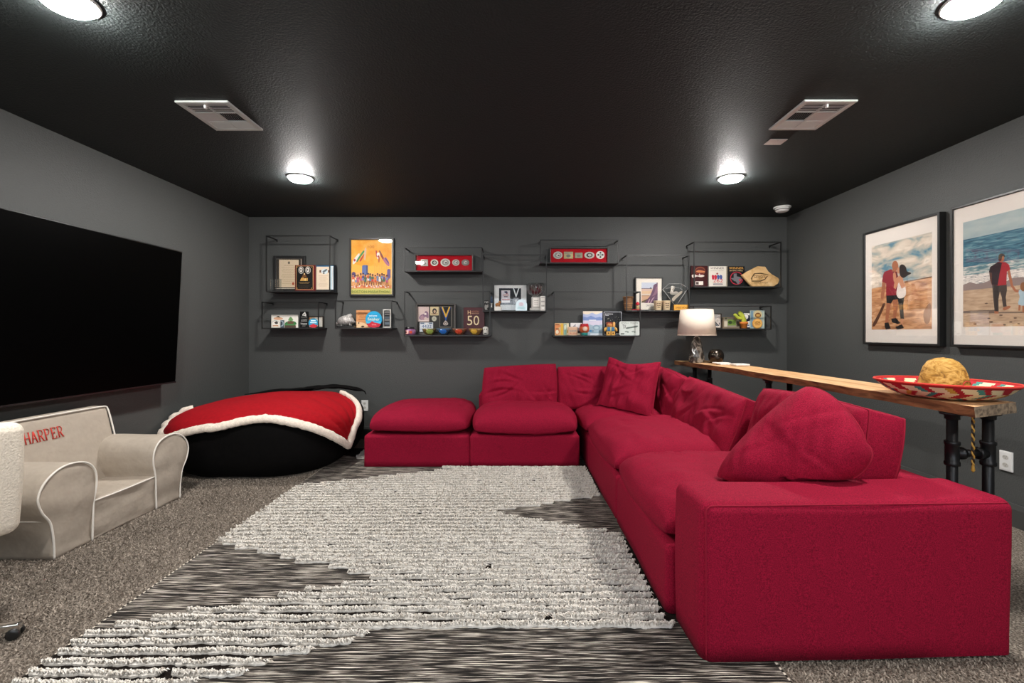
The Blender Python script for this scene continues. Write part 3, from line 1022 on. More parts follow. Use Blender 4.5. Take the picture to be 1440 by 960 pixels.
Pl = Pb + Dn * 0.024
idx = lambda i, j: i * NV + j
F = []
for i in range(NU - 1):
    for j in range(NV - 1):
        F.append((idx(i, j), idx(i + 1, j), idx(i + 1, j + 1), idx(i, j + 1)))
off = NU * NV
F += [tuple(off + q for q in reversed(f)) for f in F]
ring = [(i, 0) for i in range(NU - 1)] + [(NU - 1, j) for j in range(NV - 1)] + [(i, NV - 1) for i in range(NU - 1, 0, -1)] + [(0, j) for j in range(NV - 1, 0, -1)]
for a in range(len(ring)):
    b = (a + 1) % len(ring)
    F.append((idx(*ring[b]), idx(*ring[a]), off + idx(*ring[a]), off + idx(*ring[b])))
blanket = thing('throw_blanket', 'red plush throw blanket with cream sherpa border draped over the black bean bag', 'blanket', (BC[0], BC[1], 0.58))
build('plush_top', (np.vstack([Pt, Pl]), F), M_blanket, blanket)
bord = np.vstack([Pt[[idx(0, j) for j in range(NV - 1, 0, -1)]], Pt[[idx(i, 0) for i in range(NU)]], Pt[[idx(NU - 1, j) for j in range(1, NV)]]])
bord = catmull(bord[::3], 260)
def fluffy(path, r, seg=14, seed=0, amp=0.16, flat=0.7):
    V, F = tube(path, r, seg, flat=flat)
    c = np.repeat(path, seg, 0)
    V = c + (V - c) * (1 + amp * nz(V, 110, seed) + amp * 0.6 * nz(V, 230, seed + 1))[:, None]
    return V, F
bd = bord - BC
bord = bord + bd / np.linalg.norm(bd, axis=1, keepdims=True) * 0.012
build('sherpa_border', fluffy(bord, 0.036, 14, 72, 0.07), M_sherpa, blanket)

# ---------------------------------------------------------------- child's armchair
M_canvas = mat('greige cotton slipcover', (0.40, 0.345, 0.285), 0.9, spec=0.15, mott=(26, 0.05), bump=(9, 0.30, 0.03), sheen=0.1)
M_pipe = mat('cream piping cord', (0.74, 0.70, 0.64), 0.9, spec=0.1)
kid = thing('kids_armchair', 'small greige slipcovered child armchair with white piping and a red embroidered name', 'armchair', (-2.58, 2.745, 0))
def seat_profile(y):   # mirror left arm outline to the right arm
    return 5.49 - y
arm_pts = [(2.312, 0.0), (2.52, 0.0), (2.524, 0.12), (2.528, 0.22), (2.545, 0.31), (2.538, 0.385), (2.495, 0.440), (2.42, 0.464), (2.335, 0.455), (2.262, 0.405), (2.232, 0.335), (2.252, 0.262), (2.292, 0.195), (2.308, 0.10)]
def arm_mesh(mirror, seed):
    o = np.array(arm_pts)
    o = np.vstack([o[:2], catmull(o[1:], 40)[1:], ])
    top = catmull(np.vstack([arm_pts[1:], [(2.312, 0.0)]]), 56)
    ol = np.vstack([top])
    if mirror:
        ol = ol.copy(); ol[:, 0] = seat_profile(ol[:, 0])
    n = len(ol)
    xs = np.concatenate([np.linspace(-2.80, -2.36, 18), [-2.352, -2.346]])
    cen = ol.mean(0)
    V = []; F = []
    for k, x in enumerate(xs):
        s = 1.0 if x < -2.355 else (0.992 if x < -2.35 else 0.975)
        for p in ol:
            q = cen + (p - cen) * s
            V.append((x, q[0], max(q[1], 0.0)))
    m = len(xs)
    for k in range(m - 1):
        for i in range(n):
            j = (i + 1) % n
            F.append((k * n + i, k * n + j, (k + 1) * n + j, (k + 1) * n + i))
    # front face: rings shrinking to the middle, gently bulged
    base = (m - 1) * n
    rings = [base]
    for s, b in [(q, 0.013 * (1 - q ** 3)) for q in (0.95, 0.88, 0.8, 0.7, 0.6, 0.5, 0.4, 0.3, 0.2, 0.08)]:
        st = len(V)
        for p in ol:
            q = cen + (p - cen) * s * 0.975
            V.append((-2.346 + b, q[0], max(q[1], 0.001)))
        rings.append(st)
    for a, b in zip(rings, rings[1:]):
        for i in range(n):
            j = (i + 1) % n
            F.append((a + i, a + j, b + j, b + i))
    F.append(tuple(rings[-1] + i for i in range(n)))
    F.append(tuple(reversed(range(n))))
    V = np.array(V)
    w = nz(V * np.array([1, 1, 2.2]), 20, seed) * 0.0035 + nz(V, 8, seed + 1) * 0.006
    V[:, 1] += w * (1 if not mirror else -1) * (V[:, 2] > 0.01)
    V[:, 0] += 0.7 * nz(V * np.array([0.2, 0.6, 2.6]), 19, seed + 2) * 0.010 * (V[:, 0] > -2.36) * (V[:, 2] > 0.02)
    V[:, 2] += nz(V, 14, seed + 3) * 0.003 * (V[:, 2] > 0.3)
    V[:, 2] = np.maximum(V[:, 2], 0.0)
    return (V, [tuple(reversed(f)) for f in F] if not mirror else F), ol
for mir, sd in ((False, 81), (True, 85)):
    vf, ol = arm_mesh(mir, sd)
    o = build('armrest', vf, M_canvas, kid)
    path = np.array([(-2.343, p[0], max(p[1], 0.006)) for p in ol])
    build('piping', tube(catmull(path, 110), 0.0052, 6), M_pipe, o)
    if not mir:
        build('piping', tube(catmull([(-2.35, 2.290, 0.205), (-2.45, 2.286, 0.205), (-2.60, 2.290, 0.203), (-2.78, 2.29, 0.205)], 20), 0.004, 6), M_pipe, o)
        build('tag', prism([(0, 0), (0.02, 0), (0.02, 0.015), (0, 0.015)], (-2.345, 3.185, 0.20), (0, 1, 0), (0, 0, 1), (1, 0, 0), 0.002), mat('tag ribbon', '#5a5a58'), kid, smooth=False)
V, F = rbox(-2.82, -2.350, 2.515, 2.975, 0.0, 0.222, 0.018, 3, (10, 12, 6))
V[:, 0] += nz(V * np.array([0.3, 0.8, 2.6]), 22, 91) * 0.006 * (V[:, 2] > 0.01); V[:, 2] += nz(V, 8, 92) * 0.004 * (V[:, 2] > 0.1)
seat = build('seat', (V, F), M_canvas, kid)
build('piping', tube(catmull([(-2.350, 2.525, 0.219), (-2.348, 2.65, 0.217), (-2.346, 2.80, 0.218), (-2.350, 2.965, 0.219)], 30), 0.0048, 6), M_pipe, seat)
# leaning backrest
def back_x(z):
    return -2.655 - 0.09 * max(0, (z - 0.2)) / 0.46
V, F = rbox(-0.07, 0.07, 2.36, 3.090, 0.0, 0.665, 0.032, 4, (3, 14, 12))
V = V.copy()
tz = np.clip((V[:, 2] - 0.2) / 0.46, 0, 1)
V[:, 0] = -2.655 - 0.09 * tz - 0.07 + V[:, 0] * (1 - 0.35 * tz)
V[:, 0] += nz(V, 9, 95) * 0.004
V[:, 0] = np.maximum(V[:, 0], XL + 0.02)
bk = build('backrest', (V, F), M_canvas, kid)
bp = [(back_x(z) - 0.0245 * max(0, (z - 0.2)) / 0.46 + 0.004, y, z) for y, z in ((3.086, 0.30), (3.086, 0.42), (3.085, 0.60), (3.079, 0.645), (3.060, 0.661), (2.90, 0.6645), (2.55, 0.6645), (2.40, 0.661), (2.37, 0.645))]
build('piping', tube(catmull(np.array(bp), 90), 0.0052, 6), M_pipe, bk)
# embroidered serif letters, built from strokes on the backrest
def slab_letters():
    g = Geo()
    def pt(u, v):
        y = 2.540 + u; z = 0.530 + v
        return (back_x(z) - 0.070 + 0.07 * (1 - 0.35 * np.clip((z - 0.2) / 0.46, 0, 1)) + 0.0025, y, z)
    h, w, sp = 0.062, 0.0305, 0.0372
    def st(x, a, b, r=0.0036):
        g.add(tube([pt(x + a[0] * w, a[1] * h), pt(x + (a[0] + b[0]) / 2 * w, (a[1] + b[1]) / 2 * h), pt(x + b[0] * w, b[1] * h)], r, 6, flat=0.5))
    def curve(x, pts):
        g.add(tube([pt(x + q[0] * w, q[1] * h) for q in catmull(pts, 14)], 0.0032, 6, flat=0.5))
    def foot(x, a, top):
        st(x, (a - 0.17, top), (a + 0.17, top), 0.0024)
    X = 0.0
    for ch in 'HARPER':
        if ch == 'H':
            for a in (0.12, 0.88):
                st(X, (a, 0), (a, 1)); foot(X, a, 0); foot(X, a, 1)
            st(X, (0.12, 0.5), (0.88, 0.5))
        elif ch == 'A':
            st(X, (0.08, 0), (0.5, 1)); st(X, (0.92, 0), (0.5, 1)); st(X, (0.26, 0.36), (0.74, 0.36)); foot(X, 0.08, 0); foot(X, 0.92, 0)
        elif ch in 'RP':
            st(X, (0.15, 0), (0.15, 1)); foot(X, 0.15, 0); foot(X, 0.10, 1)
            curve(X, [(0.15, 1), (0.55, 1), (0.82, 0.9), (0.86, 0.73), (0.75, 0.55), (0.5, 0.48), (0.15, 0.48)])
            if ch == 'R':
                st(X, (0.5, 0.48), (0.88, 0)); foot(X, 0.92, 0)
        elif ch == 'E':
            st(X, (0.15, 0), (0.15, 1)); st(X, (0.0, 1), (0.82, 1)); st(X, (0.0, 0), (0.85, 0)); st(X, (0.15, 0.52), (0.62, 0.52))
            st(X, (0.82, 1), (0.82, 0.8), 0.0024); st(X, (0.85, 0), (0.85, 0.22), 0.0024); st(X, (0.62, 0.62), (0.62, 0.42), 0.0024)
        X += sp
    return g
build('embroidered_name', slab_letters(), mat('red embroidery thread', '#c03328', 0.7), bk)

# ---------------------------------------------------------------- cream swivel chair, mostly outside the frame on the left
M_cream = mat('cream boucle upholstery', (0.70, 0.63, 0.53), 0.95, spec=0.1, mott=(120, 0.10), bump=(140, 0.5, 0.006), sheen=0.15)
sw = thing('swivel_armchair', 'cream upholstered swivel armchair on a chrome base, cut off at the left edge', 'armchair', (-2.335, 1.62, 0))
SA = math.radians(-12)
def sw_t(V, lean=0.0):
    V = np.array(V, float)
    x, y = V[:, 0], V[:, 1]
    return np.column_stack([-2.335 + x * math.cos(SA) - y * math.sin(SA), 1.62 + x * math.sin(SA) + y * math.cos(SA), V[:, 2]])
def sw_box(name, b, r, seed, n=(6, 8, 8), par=None, taper=0):
    V, F = rbox(*b, r, 4, n)
    V = V + nz(V, 12, seed)[:, None] * 0.003
    if taper:
        V[:, 1] = V[:, 1] + taper * (V[:, 2] - b[4])
    return build(name, (sw_t(V), F), M_cream, par or sw)
sw_box('arm_pad', (0.195, 0.31, -0.26, 0.17, 0.79, 0.842), 0.025, 107, taper=0.05)
sw_box('seat', (-0.25, 0.22, -0.24, 0.27, 0.36, 0.50), 0.045, 101)
a1 = sw_box('armrest', (0.20, 0.305, -0.27, 0.285, 0.355, 0.80), 0.042, 102, taper=0.05)
sw_box('armrest', (-0.305, -0.20, -0.27, 0.285, 0.355, 0.80), 0.042, 103, taper=0.05)
sw_box('backrest', (-0.24, 0.24, -0.30, -0.17, 0.36, 0.85), 0.05, 104)
sw_box('back_cushion', (-0.19, 0.19, -0.18, -0.05, 0.50, 0.86), 0.055, 105)
build('seam', tube(sw_t(catmull([(0.307, 0.13, 0.40), (0.308, 0.14, 0.55), (0.306, 0.15, 0.76)], 20)), 0.0025, 6), mat('cream seam', (0.55, 0.48, 0.40), 0.9), a1)
build('swivel_column', Geo().add(lathe([(0.03, 0.10), (0.03, 0.30), (0.09, 0.33), (0.09, 0.365)], (-2.18, 1.586, 0), 24)), M_chrome, sw)
build('hub', lathe([(0.045, 0.055), (0.05, 0.07), (0.05, 0.10), (0.03, 0.115)], (-2.18, 1.586, 0), 24), M_chrome, sw)
for k in range(4):
    a = math.radians(25) + 2 * PI * k / 4
    d = np.array([math.cos(a), math.sin(a), 0]); q = np.array([-math.sin(a), math.cos(a), 0]); c = np.array([-2.18, 1.586, 0])
    V, F = rbox(0.03, 0.335, -0.016, 0.016, 0.05, 0.078, 0.006, 2)
    W = c + V[:, :1] * d + V[:, 1:2] * q + np.column_stack([np.zeros((len(V), 2)), V[:, 2] - 0.02 * np.clip(V[:, 0] / 0.33, 0, 1)])
    leg = build('leg', (W, F), M_chrome, sw, wn=True)
    e = c + d * 0.318 + np.array([0, 0, 0.022])
    build('caster_fork', rbox(e[0] - 0.012, e[0] + 0.012, e[1] - 0.012, e[1] + 0.012, 0.02, 0.045, 0.006, 2), M_chrome, leg)
    for s in (-1, 1):
        build('caster_wheel', lathe([(0.008, -0.007), (0.019, -0.007), (0.021, -0.003), (0.021, 0.003), (0.019, 0.007), (0.008, 0.007)], e + q * s * 0.016, 20, axis=tuple(q)), mat('black caster', (0.012, 0.012, 0.012), 0.35), leg)

# ---------------------------------------------------------------- television
tv = thing('television', 'very large black flat screen television tilted on the left wall', 'television', (-2.80, 2.82, 1.28))
TYa, TYb = 1.86, 3.758
pt_top, pt_bot = np.array([-2.748, 0, 1.826]), np.array([-2.806, 0, 0.747])
Vv = pt_top - pt_bot; TH = np.linalg.norm(Vv); Vv /= TH
Nn = np.array([Vv[2], 0, -Vv[0]])
Un = np.array([0, 1.0, 0])
def tv_box(name, u0, u1, v0, v1, n0, n1, m, r=0.004, par=None):
    V, F = rbox(u0, u1, v0, v1, n0, n1, r, 2)
    P = np.array([0, TYa, 0]) + pt_bot + V[:, :1] * Un + V[:, 1:2] * Vv + V[:, 2:] * Nn
    if np.dot(np.cross(Un, Vv), Nn) < 0:
        F = [tuple(reversed(f)) for f in F]
    return build(name, (P, F), m, par or tv, wn=True)
L_ = TYb - TYa
M_tvb = mat('black television bezel', (0.006, 0.006, 0.006), 0.35)
hs = tv_box('housing', 0, L_, 0, TH, -0.035, 0.0, M_tvb, 0.006)
tv_box('screen', 0.008, L_ - 0.008, 0.012, TH - 0.008, 0.0, 0.0012, mat('black screen glass', (0.0006, 0.0006, 0.0006), 0.45, spec=0.02), 0.0005)
tv_box('lower_trim', 0.0, L_, 0.0, 0.010, -0.002, 0.003, mat('dark trim', (0.03, 0.028, 0.028), 0.25, 0.6), 0.001)
tv_box('rear_cover', 0.25, L_ - 0.25, 0.08, TH * 0.65, -0.06, -0.034, M_tvb, 0.01)
build('wall_mount', Geo().add(rbox(XL + 0.002, XL + 0.02, 2.45, 3.2, 1.05, 1.50, 0.004, 1)).add(rbox(XL + 0.015, -2.83, 2.6, 2.64, 1.1, 1.45, 0.004, 1)).add(rbox(XL + 0.015, -2.83, 3.0, 3.04, 1.1, 1.45, 0.004, 1)), M_black, tv)

# ---------------------------------------------------------------- console table of live-edge wood on black pipe legs
def wood_mat(name, cols, sc_):
    return ramp_mat(name, cols, sc_, 3.0, 8, 0.5, 0.6, (0.15, 0.003))
M_wood = wood_mat('honey wood top', [(0.30, '#a3754c'), (0.48, '#c79a6d'), (0.60, '#d9b287'), (0.75, '#b98a5c')], (9, 0.9, 9))
M_bark = wood_mat('brown live edge', [(0.30, '#4a3122'), (0.48, '#7a5438'), (0.62, '#966a47'), (0.75, '#5c3f2b')], (8, 2.0, 14))
M_end = wood_mat('grey brown end grain', [(0.30, '#4d4238'), (0.5, '#8a7763'), (0.65, '#a8937a'), (0.8, '#5d4f43')], (14, 14, 18))
tbl = thing('console_table', 'long narrow live-edge wood console table on black pipe legs behind the sofa', 'table', (1.95, 3.3, 0))
ZT = 0.86
def plank():
    ys = np.linspace(1.80, 4.90, 46)
    g = Geo()
    V = []; n = len(ys)
    for i, y in enumerate(ys):
        wob = 0.006 * math.sin(y * 7) + 0.004 * math.sin(y * 17 + 1)
        far = max(0, (y - 3.9) / 0.9)
        xl = 1.812 + wob - 0.095 * far ** 1.3
        xr = 2.115 + 0.006 * math.sin(y * 6 + 2)
        ye = y + (0.125 * (1 - (y - 1.80) / 0.5) if y < 2.3 else 0)   # right end of the near end is cut back
        V += [(xl, y, ZT), (xr, ye, ZT), (xr + 0.004, ye, ZT - 0.045), (xl + 0.008 + 0.004 * math.sin(y * 23), y, ZT - 0.043)]
    V = np.array(V)
    top = []; left = []; right = []; bot = []
    for i in range(n - 1):
        a, b = 4 * i, 4 * (i + 1)
        top.append((a, a + 1, b + 1, b)); left.append((a + 3, a, b, b + 3)); right.append((a + 1, a + 2, b + 2, b + 1)); bot.append((a + 2, a + 3, b + 3, b + 2))
    ends = [(0, 3, 2, 1), (4 * n - 4, 4 * n - 3, 4 * n - 2, 4 * n - 1)]
    g.V = [V]; g.n = len(V)
    g.F = top + left + right + bot + ends
    g.M = [0] * len(top) + [1] * len(left) + [1] * len(right) + [0] * len(bot) + [2, 2]
    return g
build('plank', plank(), [M_wood, M_bark, M_end], tbl, smooth=False)
M_iron = mat('black iron pipe', (0.018, 0.018, 0.019), 0.38, 0.6, bump=(90, 0.25, 0.002))
def leg_pair(y):
    root = None
    xs = (1.875, 2.03)
    for x in xs:
        l = build('leg', lathe([(0.0195, 0.012), (0.0195, ZT - 0.056)], (x, y, 0), 20), M_iron, tbl)
        build('floor_flange', lathe([(0.045, 0.001), (0.045, 0.009), (0.026, 0.013), (0.026, 0.028), (0.02, 0.03)], (x, y, 0), 24), M_iron, l)
        build('top_flange', lathe([(0.02, ZT - 0.078), (0.026, ZT - 0.076), (0.026, ZT - 0.06), (0.042, ZT - 0.056), (0.042, ZT - 0.046)], (x, y, 0), 24), M_iron, l)
        tee = Geo().add(lathe([(0.0255, 0.585), (0.0275, 0.588), (0.0275, 0.600), (0.0245, 0.603), (0.0245, 0.672), (0.0275, 0.675), (0.0275, 0.687), (0.0255, 0.69)], (x, y, 0), 24))
        s = 1 if x < 1.95 else -1
        tee.add(lathe([(0.0235, 0.015), (0.0235, 0.034), (0.0265, 0.036), (0.0265, 0.046), (0.024, 0.048)], (x, y, 0.637), 20, axis=(s, 0, 0)))
        build('tee_fitting', tee, M_iron, l)
    build('cross_pipe', lathe([(0.0165, 0.03), (0.0165, 0.125)], (xs[0], y, 0.637), 20, axis=(1, 0, 0)), M_iron, tbl)
for y in (1.955, 3.37, 4.76):
    leg_pair(y)

# ---------------------------------------------------------------- sombrero
hc = np.array([1.95, 2.075, ZT])
hat = thing('sombrero', 'straw sombrero with a red rimmed woven brim on the near end of the console table', 'hat', hc)
def hat_tilt(V):
    d = np.asarray(V, float)
    z = d[:, 2] - 0.012 * d[:, 0]
    return np.column_stack([d[:, 0], d[:, 1], np.maximum(z, 0.0015)]) + hc
H_COL = [ink('#e2cfa6', 0.8), ink('#a81f2a', 0.8), ink('#43857c', 0.8), ink('#c0953a', 0.8)]
def brim():
    g = Geo()
    rz = [(0.07, 0.006), (0.13, 0.004), (0.15, 0.008), (0.17, 0.0135), (0.19, 0.0225), (0.21, 0.034), (0.23, 0.051), (0.248, 0.069)]
    rr = np.concatenate([[0.07, 0.10], np.linspace(0.13, 0.248, 15)])
    prof = [(r, float(np.interp(r, [q[0] for q in rz], [q[1] for q in rz]))) for r in rr]
    n = 180
    V = []
    for th in (0, 1):
        for (r, z) in prof:
            for i in range(n):
                a = 2 * PI * i / n
                V.append((r * math.cos(a), r * math.sin(a), z + (0.005 if th == 0 else 0.0)))
    V = hat_tilt(V)
    m = len(prof); O = m * n
    F = []; M = []
    for j in range(m - 1):
        for i in range(n):
            k = (i + 1) % n
            band = (j - 2) // 5
            sh = (i + (j * 1.0 if band % 2 == 0 else -j * 1.0) + band * 5) % 12
            cell = int((i + (j if band % 2 == 0 else -j) + band * 5) // 12)
            if j == m - 2:
                col = 1
            elif sh < 6:
                col = 0
            elif sh < 8.5:
                col = (2, 1, 2, 3)[cell % 4]
            else:
                col = 1
            F.append((j * n + i, j * n + k, (j + 1) * n + k, (j + 1) * n + i)); M.append(col)
            F.append((O + j * n + i, O + (j + 1) * n + i, O + (j + 1) * n + k, O + j * n + k)); M.append(col)
    g.V = [V]; g.F = F; g.M = M; g.n = len(V)
    return g
build('brim', brim(), H_COL, hat)
build('rim_trim', tube(hat_tilt([(0.249 * math.cos(a), 0.249 * math.sin(a), 0.072) for a in np.linspace(0, 2 * PI, 90, endpoint=False)]), 0.0052, 8, True), mat('red felt trim', '#bf2c20', 0.85), hat)
M_straw = ramp_mat('golden straw crown', [(0.30, '#5f3f17'), (0.45, '#a0742f'), (0.60, '#c09650'), (0.76, '#845a22')], (1, 1, 1.6), 26, 6, 0.75, 1.5, (0.6, 0.006))
crown = [(0.094, 0.004), (0.092, 0.03), (0.088, 0.07), (0.081, 0.105), (0.070, 0.138), (0.053, 0.163), (0.030, 0.178), (0.001, 0.183)]
V, F = lathe(crown, (0, 0, 0), 48, cap=False)
V = V + (nz(V, 45, 201) * 0.0025)[:, None] * np.column_stack([V[:, 0], V[:, 1], V[:, 2] * 0.3]) / 0.09
build('crown', (hat_tilt(V), F), M_straw, hat)
build('hat_cord', tube(hat_tilt([(0.0945 * math.cos(a), 0.0945 * math.sin(a), 0.040) for a in np.linspace(0, 2 * PI, 60, endpoint=False)]), 0.004, 6, True), mat('gold black cord', '#a98443', 0.6, mott=(90, 0.7)), hat)
loop = catmull([(0.010, -0.0945, 0.052), (0.000, -0.0925, 0.066), (0.014, -0.0885, 0.080), (0.040, -0.079, 0.078), (0.055, -0.072, 0.066), (0.042, -0.083, 0.056), (0.052, -0.079, 0.044)], 40)
build('red_loop', tube(hat_tilt(loop), 0.0022, 6), mat('red cord', '#a82a20', 0.8), hat)

def twisted_cord(x, y, z0, z1):
    g = Geo()
    n = 60
    for ph, m in ((0, 0), (PI, 1)):
        P = [(x + 0.0032 * math.cos(ph + i * 0.62), y + 0.0032 * math.sin(ph + i * 0.62), z0 + (z1 - z0) * i / (n - 1)) for i in range(n)]
        g.add(tube(P, 0.0034, 6), m)
    g.add(lathe([(0.002, z1 - 0.03), (0.007, z1 - 0.022), (0.004, z1), (0.003, z1 + 0.008)], (x, y, 0), 10), 0)
    return g
cord = thing('twisted_cord', 'gold and black twisted cord hanging below the near end of the console table', 'cord', (1.915, 1.905, ZT - 0.25))
build('strands', twisted_cord(1.915, 1.905, ZT - 0.047, 0.60), [ink('#b48a3e', 0.5), ink('#2b2117', 0.6)], cord)

# ---------------------------------------------------------------- lamp, ball and coasters on the console
lc = np.array([1.816, 4.565, ZT])
lamp = thing('table_lamp', 'table lamp with a cream drum shade and grey faceted glass base on the console', 'lamp', lc)
M_lglass = ramp_mat('smoky mercury glass', [(0.32, '#1f1d1b'), (0.46, '#514c46'), (0.58, '#978f84'), (0.72, '#37342f')], (1, 1, 0.6), 16, 5, 0.12, 1.8, (0.25, 0.01))
nf = 7
rings = [(0.066, 0.0), (0.076, 0.02), (0.074, 0.06), (0.060, 0.14), (0.044, 0.215), (0.034, 0.245), (0.016, 0.26)]
V = []; F = []
for j, (r, z) in enumerate(rings):
    for i in range(nf):
        a = 2 * PI * (i + 0.5 * (j % 2)) / nf + 0.3
        V.append((r * math.cos(a), r * math.sin(a), z))
for j in range(len(rings) - 1):
    for i in range(nf):
        k = (i + 1) % nf
        a, b, c, d = j * nf + i, j * nf + k, (j + 1) * nf + k, (j + 1) * nf + i
        if j % 2 == 0:
            F += [(a, b, d), (b, c, d)]
        else:
            F += [(a, b, c), (a, c, d)]
F += [tuple(reversed(range(nf))), tuple((len(rings) - 1) * nf + i for i in range(nf))]
build('base', (np.array(V) + lc, F), M_lglass, lamp, smooth=False)
build('neck', lathe([(0.018, 0.258), (0.018, 0.264), (0.009, 0.268), (0.009, 0.32), (0.014, 0.322), (0.014, 0.36)], lc, 16), M_chrome, lamp)
build('bulb', lathe([(0.012, 0.355), (0.02, 0.38), (0.03, 0.41), (0.028, 0.435), (0.012, 0.455), (0.001, 0.458)], lc, 16, cap=False), mat('unlit frosted bulb', (0.8, 0.8, 0.78), 0.3), lamp)
sh = [(0.184, 0.272), (0.155, 0.530)]
prof = [(0.181, 0.272), (0.185, 0.272), (0.156, 0.530), (0.152, 0.530), (0.181, 0.2725)]
shade = build('lamp_shade', lathe(prof, lc, 56, cap=False), mat('cream linen shade', (0.72, 0.62, 0.52), 0.9, spec=0.1, mott=(200, 0.05), bump=(260, 0.2, 0.002)), lamp)
build('shade_rim', Geo().add(tube([lc + np.array([0.1835 * math.cos(a), 0.1835 * math.sin(a), 0.274]) for a in np.linspace(0, 2 * PI, 56, endpoint=False)], 0.003, 6, True)).add(tube([lc + np.array([0.154 * math.cos(a), 0.154 * math.sin(a), 0.529]) for a in np.linspace(0, 2 * PI, 56, endpoint=False)], 0.003, 6, True)), mat('shade binding', (0.62, 0.52, 0.43), 0.9), shade)
build('harp', tube(catmull([lc + np.array(p) for p in ((0.014, 0, 0.33), (0.06, 0, 0.38), (0.06, 0, 0.47), (0.0, 0, 0.525), (-0.06, 0, 0.47), (-0.06, 0, 0.38), (-0.014, 0, 0.33))], 40), 0.002, 6), M_chrome, lamp)
spc = np.array([1.965, 4.46, ZT])
ball = thing('bronze_globe', 'dark bronze round globe bowl beside the lamp on the console', 'ornament', spc)
build('globe', lathe([(0.045, 0.0), (0.058, 0.018), (0.071, 0.05), (0.0735, 0.075), (0.068, 0.100), (0.053, 0.125), (0.036, 0.136), (0.033, 0.132), (0.05, 0.115)], spc, 36), mat('dark bronze', (0.05, 0.04, 0.032), 0.22, 0.85, bump=(30, 0.1, 0.004)), ball)
M_marble = mat('white marble', (0.78, 0.74, 0.70), 0.35, mott=(30, 0.12))
for (x, y, z, hw, lab) in ((1.945, 4.28, ZT, 0.068, 'pair of square white coasters in front of the lamp, the left stack'), (2.02, 4.10, ZT, 0.062, 'thick white square coaster right of the stacked pair on the console')):
    cst = thing('coaster', lab, 'coaster', (x, y, z), 'white coasters on the console')
    if hw > 0.065:
        build('lower_tile', rbox(x - 0.040, x + 0.072, y - 0.06, y + 0.06, z, z + 0.009, 0.003, 1), M_marble, cst)
        build('upper_tile', rbox(x - 0.072, x + 0.060, y - 0.05, y + 0.06, z + 0.009, z + 0.019, 0.003, 1), M_marble, cst)
    else:
        build('tile', rbox(x - hw, x + hw, y - hw, y + hw, z + 0.003, z + 0.020, 0.004, 1), M_marble, cst)
        build('cork_foot', rbox(x - hw + 0.01, x + hw - 0.01, y - hw + 0.01, y + hw - 0.01, z, z + 0.003, 0.001, 1), mat('cork', '#8b6b4a'), cst)

# ---------------------------------------------------------------- framed photographs on the right wall
def wall_frame(ya, yb, z0, z1, label):
    """box frame on the right wall from y = ya (near) to yb (far)"""
    t = thing('wall_photo', label, 'picture', (XR, (ya + yb) / 2, (z0 + z1) / 2), 'framed photographs on the right wall')
    fx = 2.93
    w = 0.017
    for nm, b in (('frame_side', (fx, XR, ya, ya + w, z0, z1)), ('frame_side', (fx, XR, yb - w, yb, z0, z1)), ('frame_rail', (fx, XR, ya + w, yb - w, z0, z0 + w)), ('frame_rail', (fx, XR, ya + w, yb - w, z1 - w, z1))):
        build(nm, rbox(*b, 0.003, 1), M_blackwood, t, smooth=False)
    build('mat_board', box(fx + 0.012, fx + 0.016, ya + w, yb - w, z0 + w, z1 - w), mat('ivory mat board', (0.78, 0.72, 0.66), 0.9, spec=0.1), t, smooth=False)
    build('backing', box(fx + 0.016, XR - 0.001, ya + w, yb - w, z0 + w, z1 - w), M_blackwood, t, smooth=False)
    build('pane', box(fx + 0.004, fx + 0.006, ya + w, yb - w, z0 + w, z1 - w), M_glass, t, smooth=False)
    return t
PX_ = 2.93 + 0.0115
def F1(x, y):
    X = 1210 + x / 4.685; Y = 290 + y / 4.685
    d = 2.93 * FPX / (X - VX)
    return (PX_, d, EYE - (Y - VY) * d / FPX)
def F2(x, y):
    X = 1330 + x / 4.0; Y = 255 + y / 4.0
    d = 2.93 * FPX / (X - VX)
    return (PX_, d, EYE - (Y - VY) * d / FPX)
def wallp(u, v):
    return (PX_, u, v)
SKIN, SKIN2 = '#a8694a', '#c88c6a'
fr1 = wall_frame(3.147, 3.841, 1.062, 1.994, 'black framed photo of a couple kissing in a desert, on the right wall')
a = Art(wallp, (-1, 0, 0), 0.00006)
M_cloud = ramp_mat('printed cloudy sky', [(0.36, '#5f8a9c'), (0.44, '#a3aaa4'), (0.54, '#d3c4b2'), (0.66, '#eadfd0'), (0.80, '#9f9488')], (1, 3.2, 8.0), 1.6, 6, 0.5, 0.6)
M_desert = ramp_mat('printed desert ground', [(0.30, '#8f5f3e'), (0.45, '#bb8459'), (0.56, '#d09c70'), (0.72, '#dfb68d')], (1, 5, 22), 1.8, 8, 0.5, 0.8)
a.poly([(3.759, 1.520), (3.215, 1.520), (3.215, 1.869), (3.759, 1.869)], M_cloud)
a.poly([(3.759, 1.183), (3.215, 1.183), (3.215, 1.55), (3.42, 1.548), (3.60, 1.530), (3.759, 1.522)], M_desert)
a.poly([(3.50, 1.53), (3.42, 1.546), (3.215, 1.556), (3.215, 1.548), (3.42, 1.538)], '#6b5140')
a.map2 = F1
a.poly([(140, 640), (152, 650), (98, 770), (76, 792), (70, 780), (112, 700)], '#5a3623', True)
a.poly([(405, 700), (440, 640), (455, 660), (445, 760), (415, 770)], '#8d5f42', True)
a.poly([(163, 632), (192, 636), (183, 690), (172, 775), (153, 772), (158, 700)], SKIN)
a.poly([(203, 612), (238, 608), (233, 690), (222, 748), (203, 746), (208, 690)], SKIN)
a.poly([(160, 578), (236, 574), (240, 612), (206, 616), (192, 640), (162, 636)], '#191718')
a.poly([(150, 768), (175, 764), (190, 805), (160, 812), (150, 795)], '#201d1d')
a.poly([(193, 742), (224, 735), (252, 766), (240, 776), (198, 764)], '#201d1d')
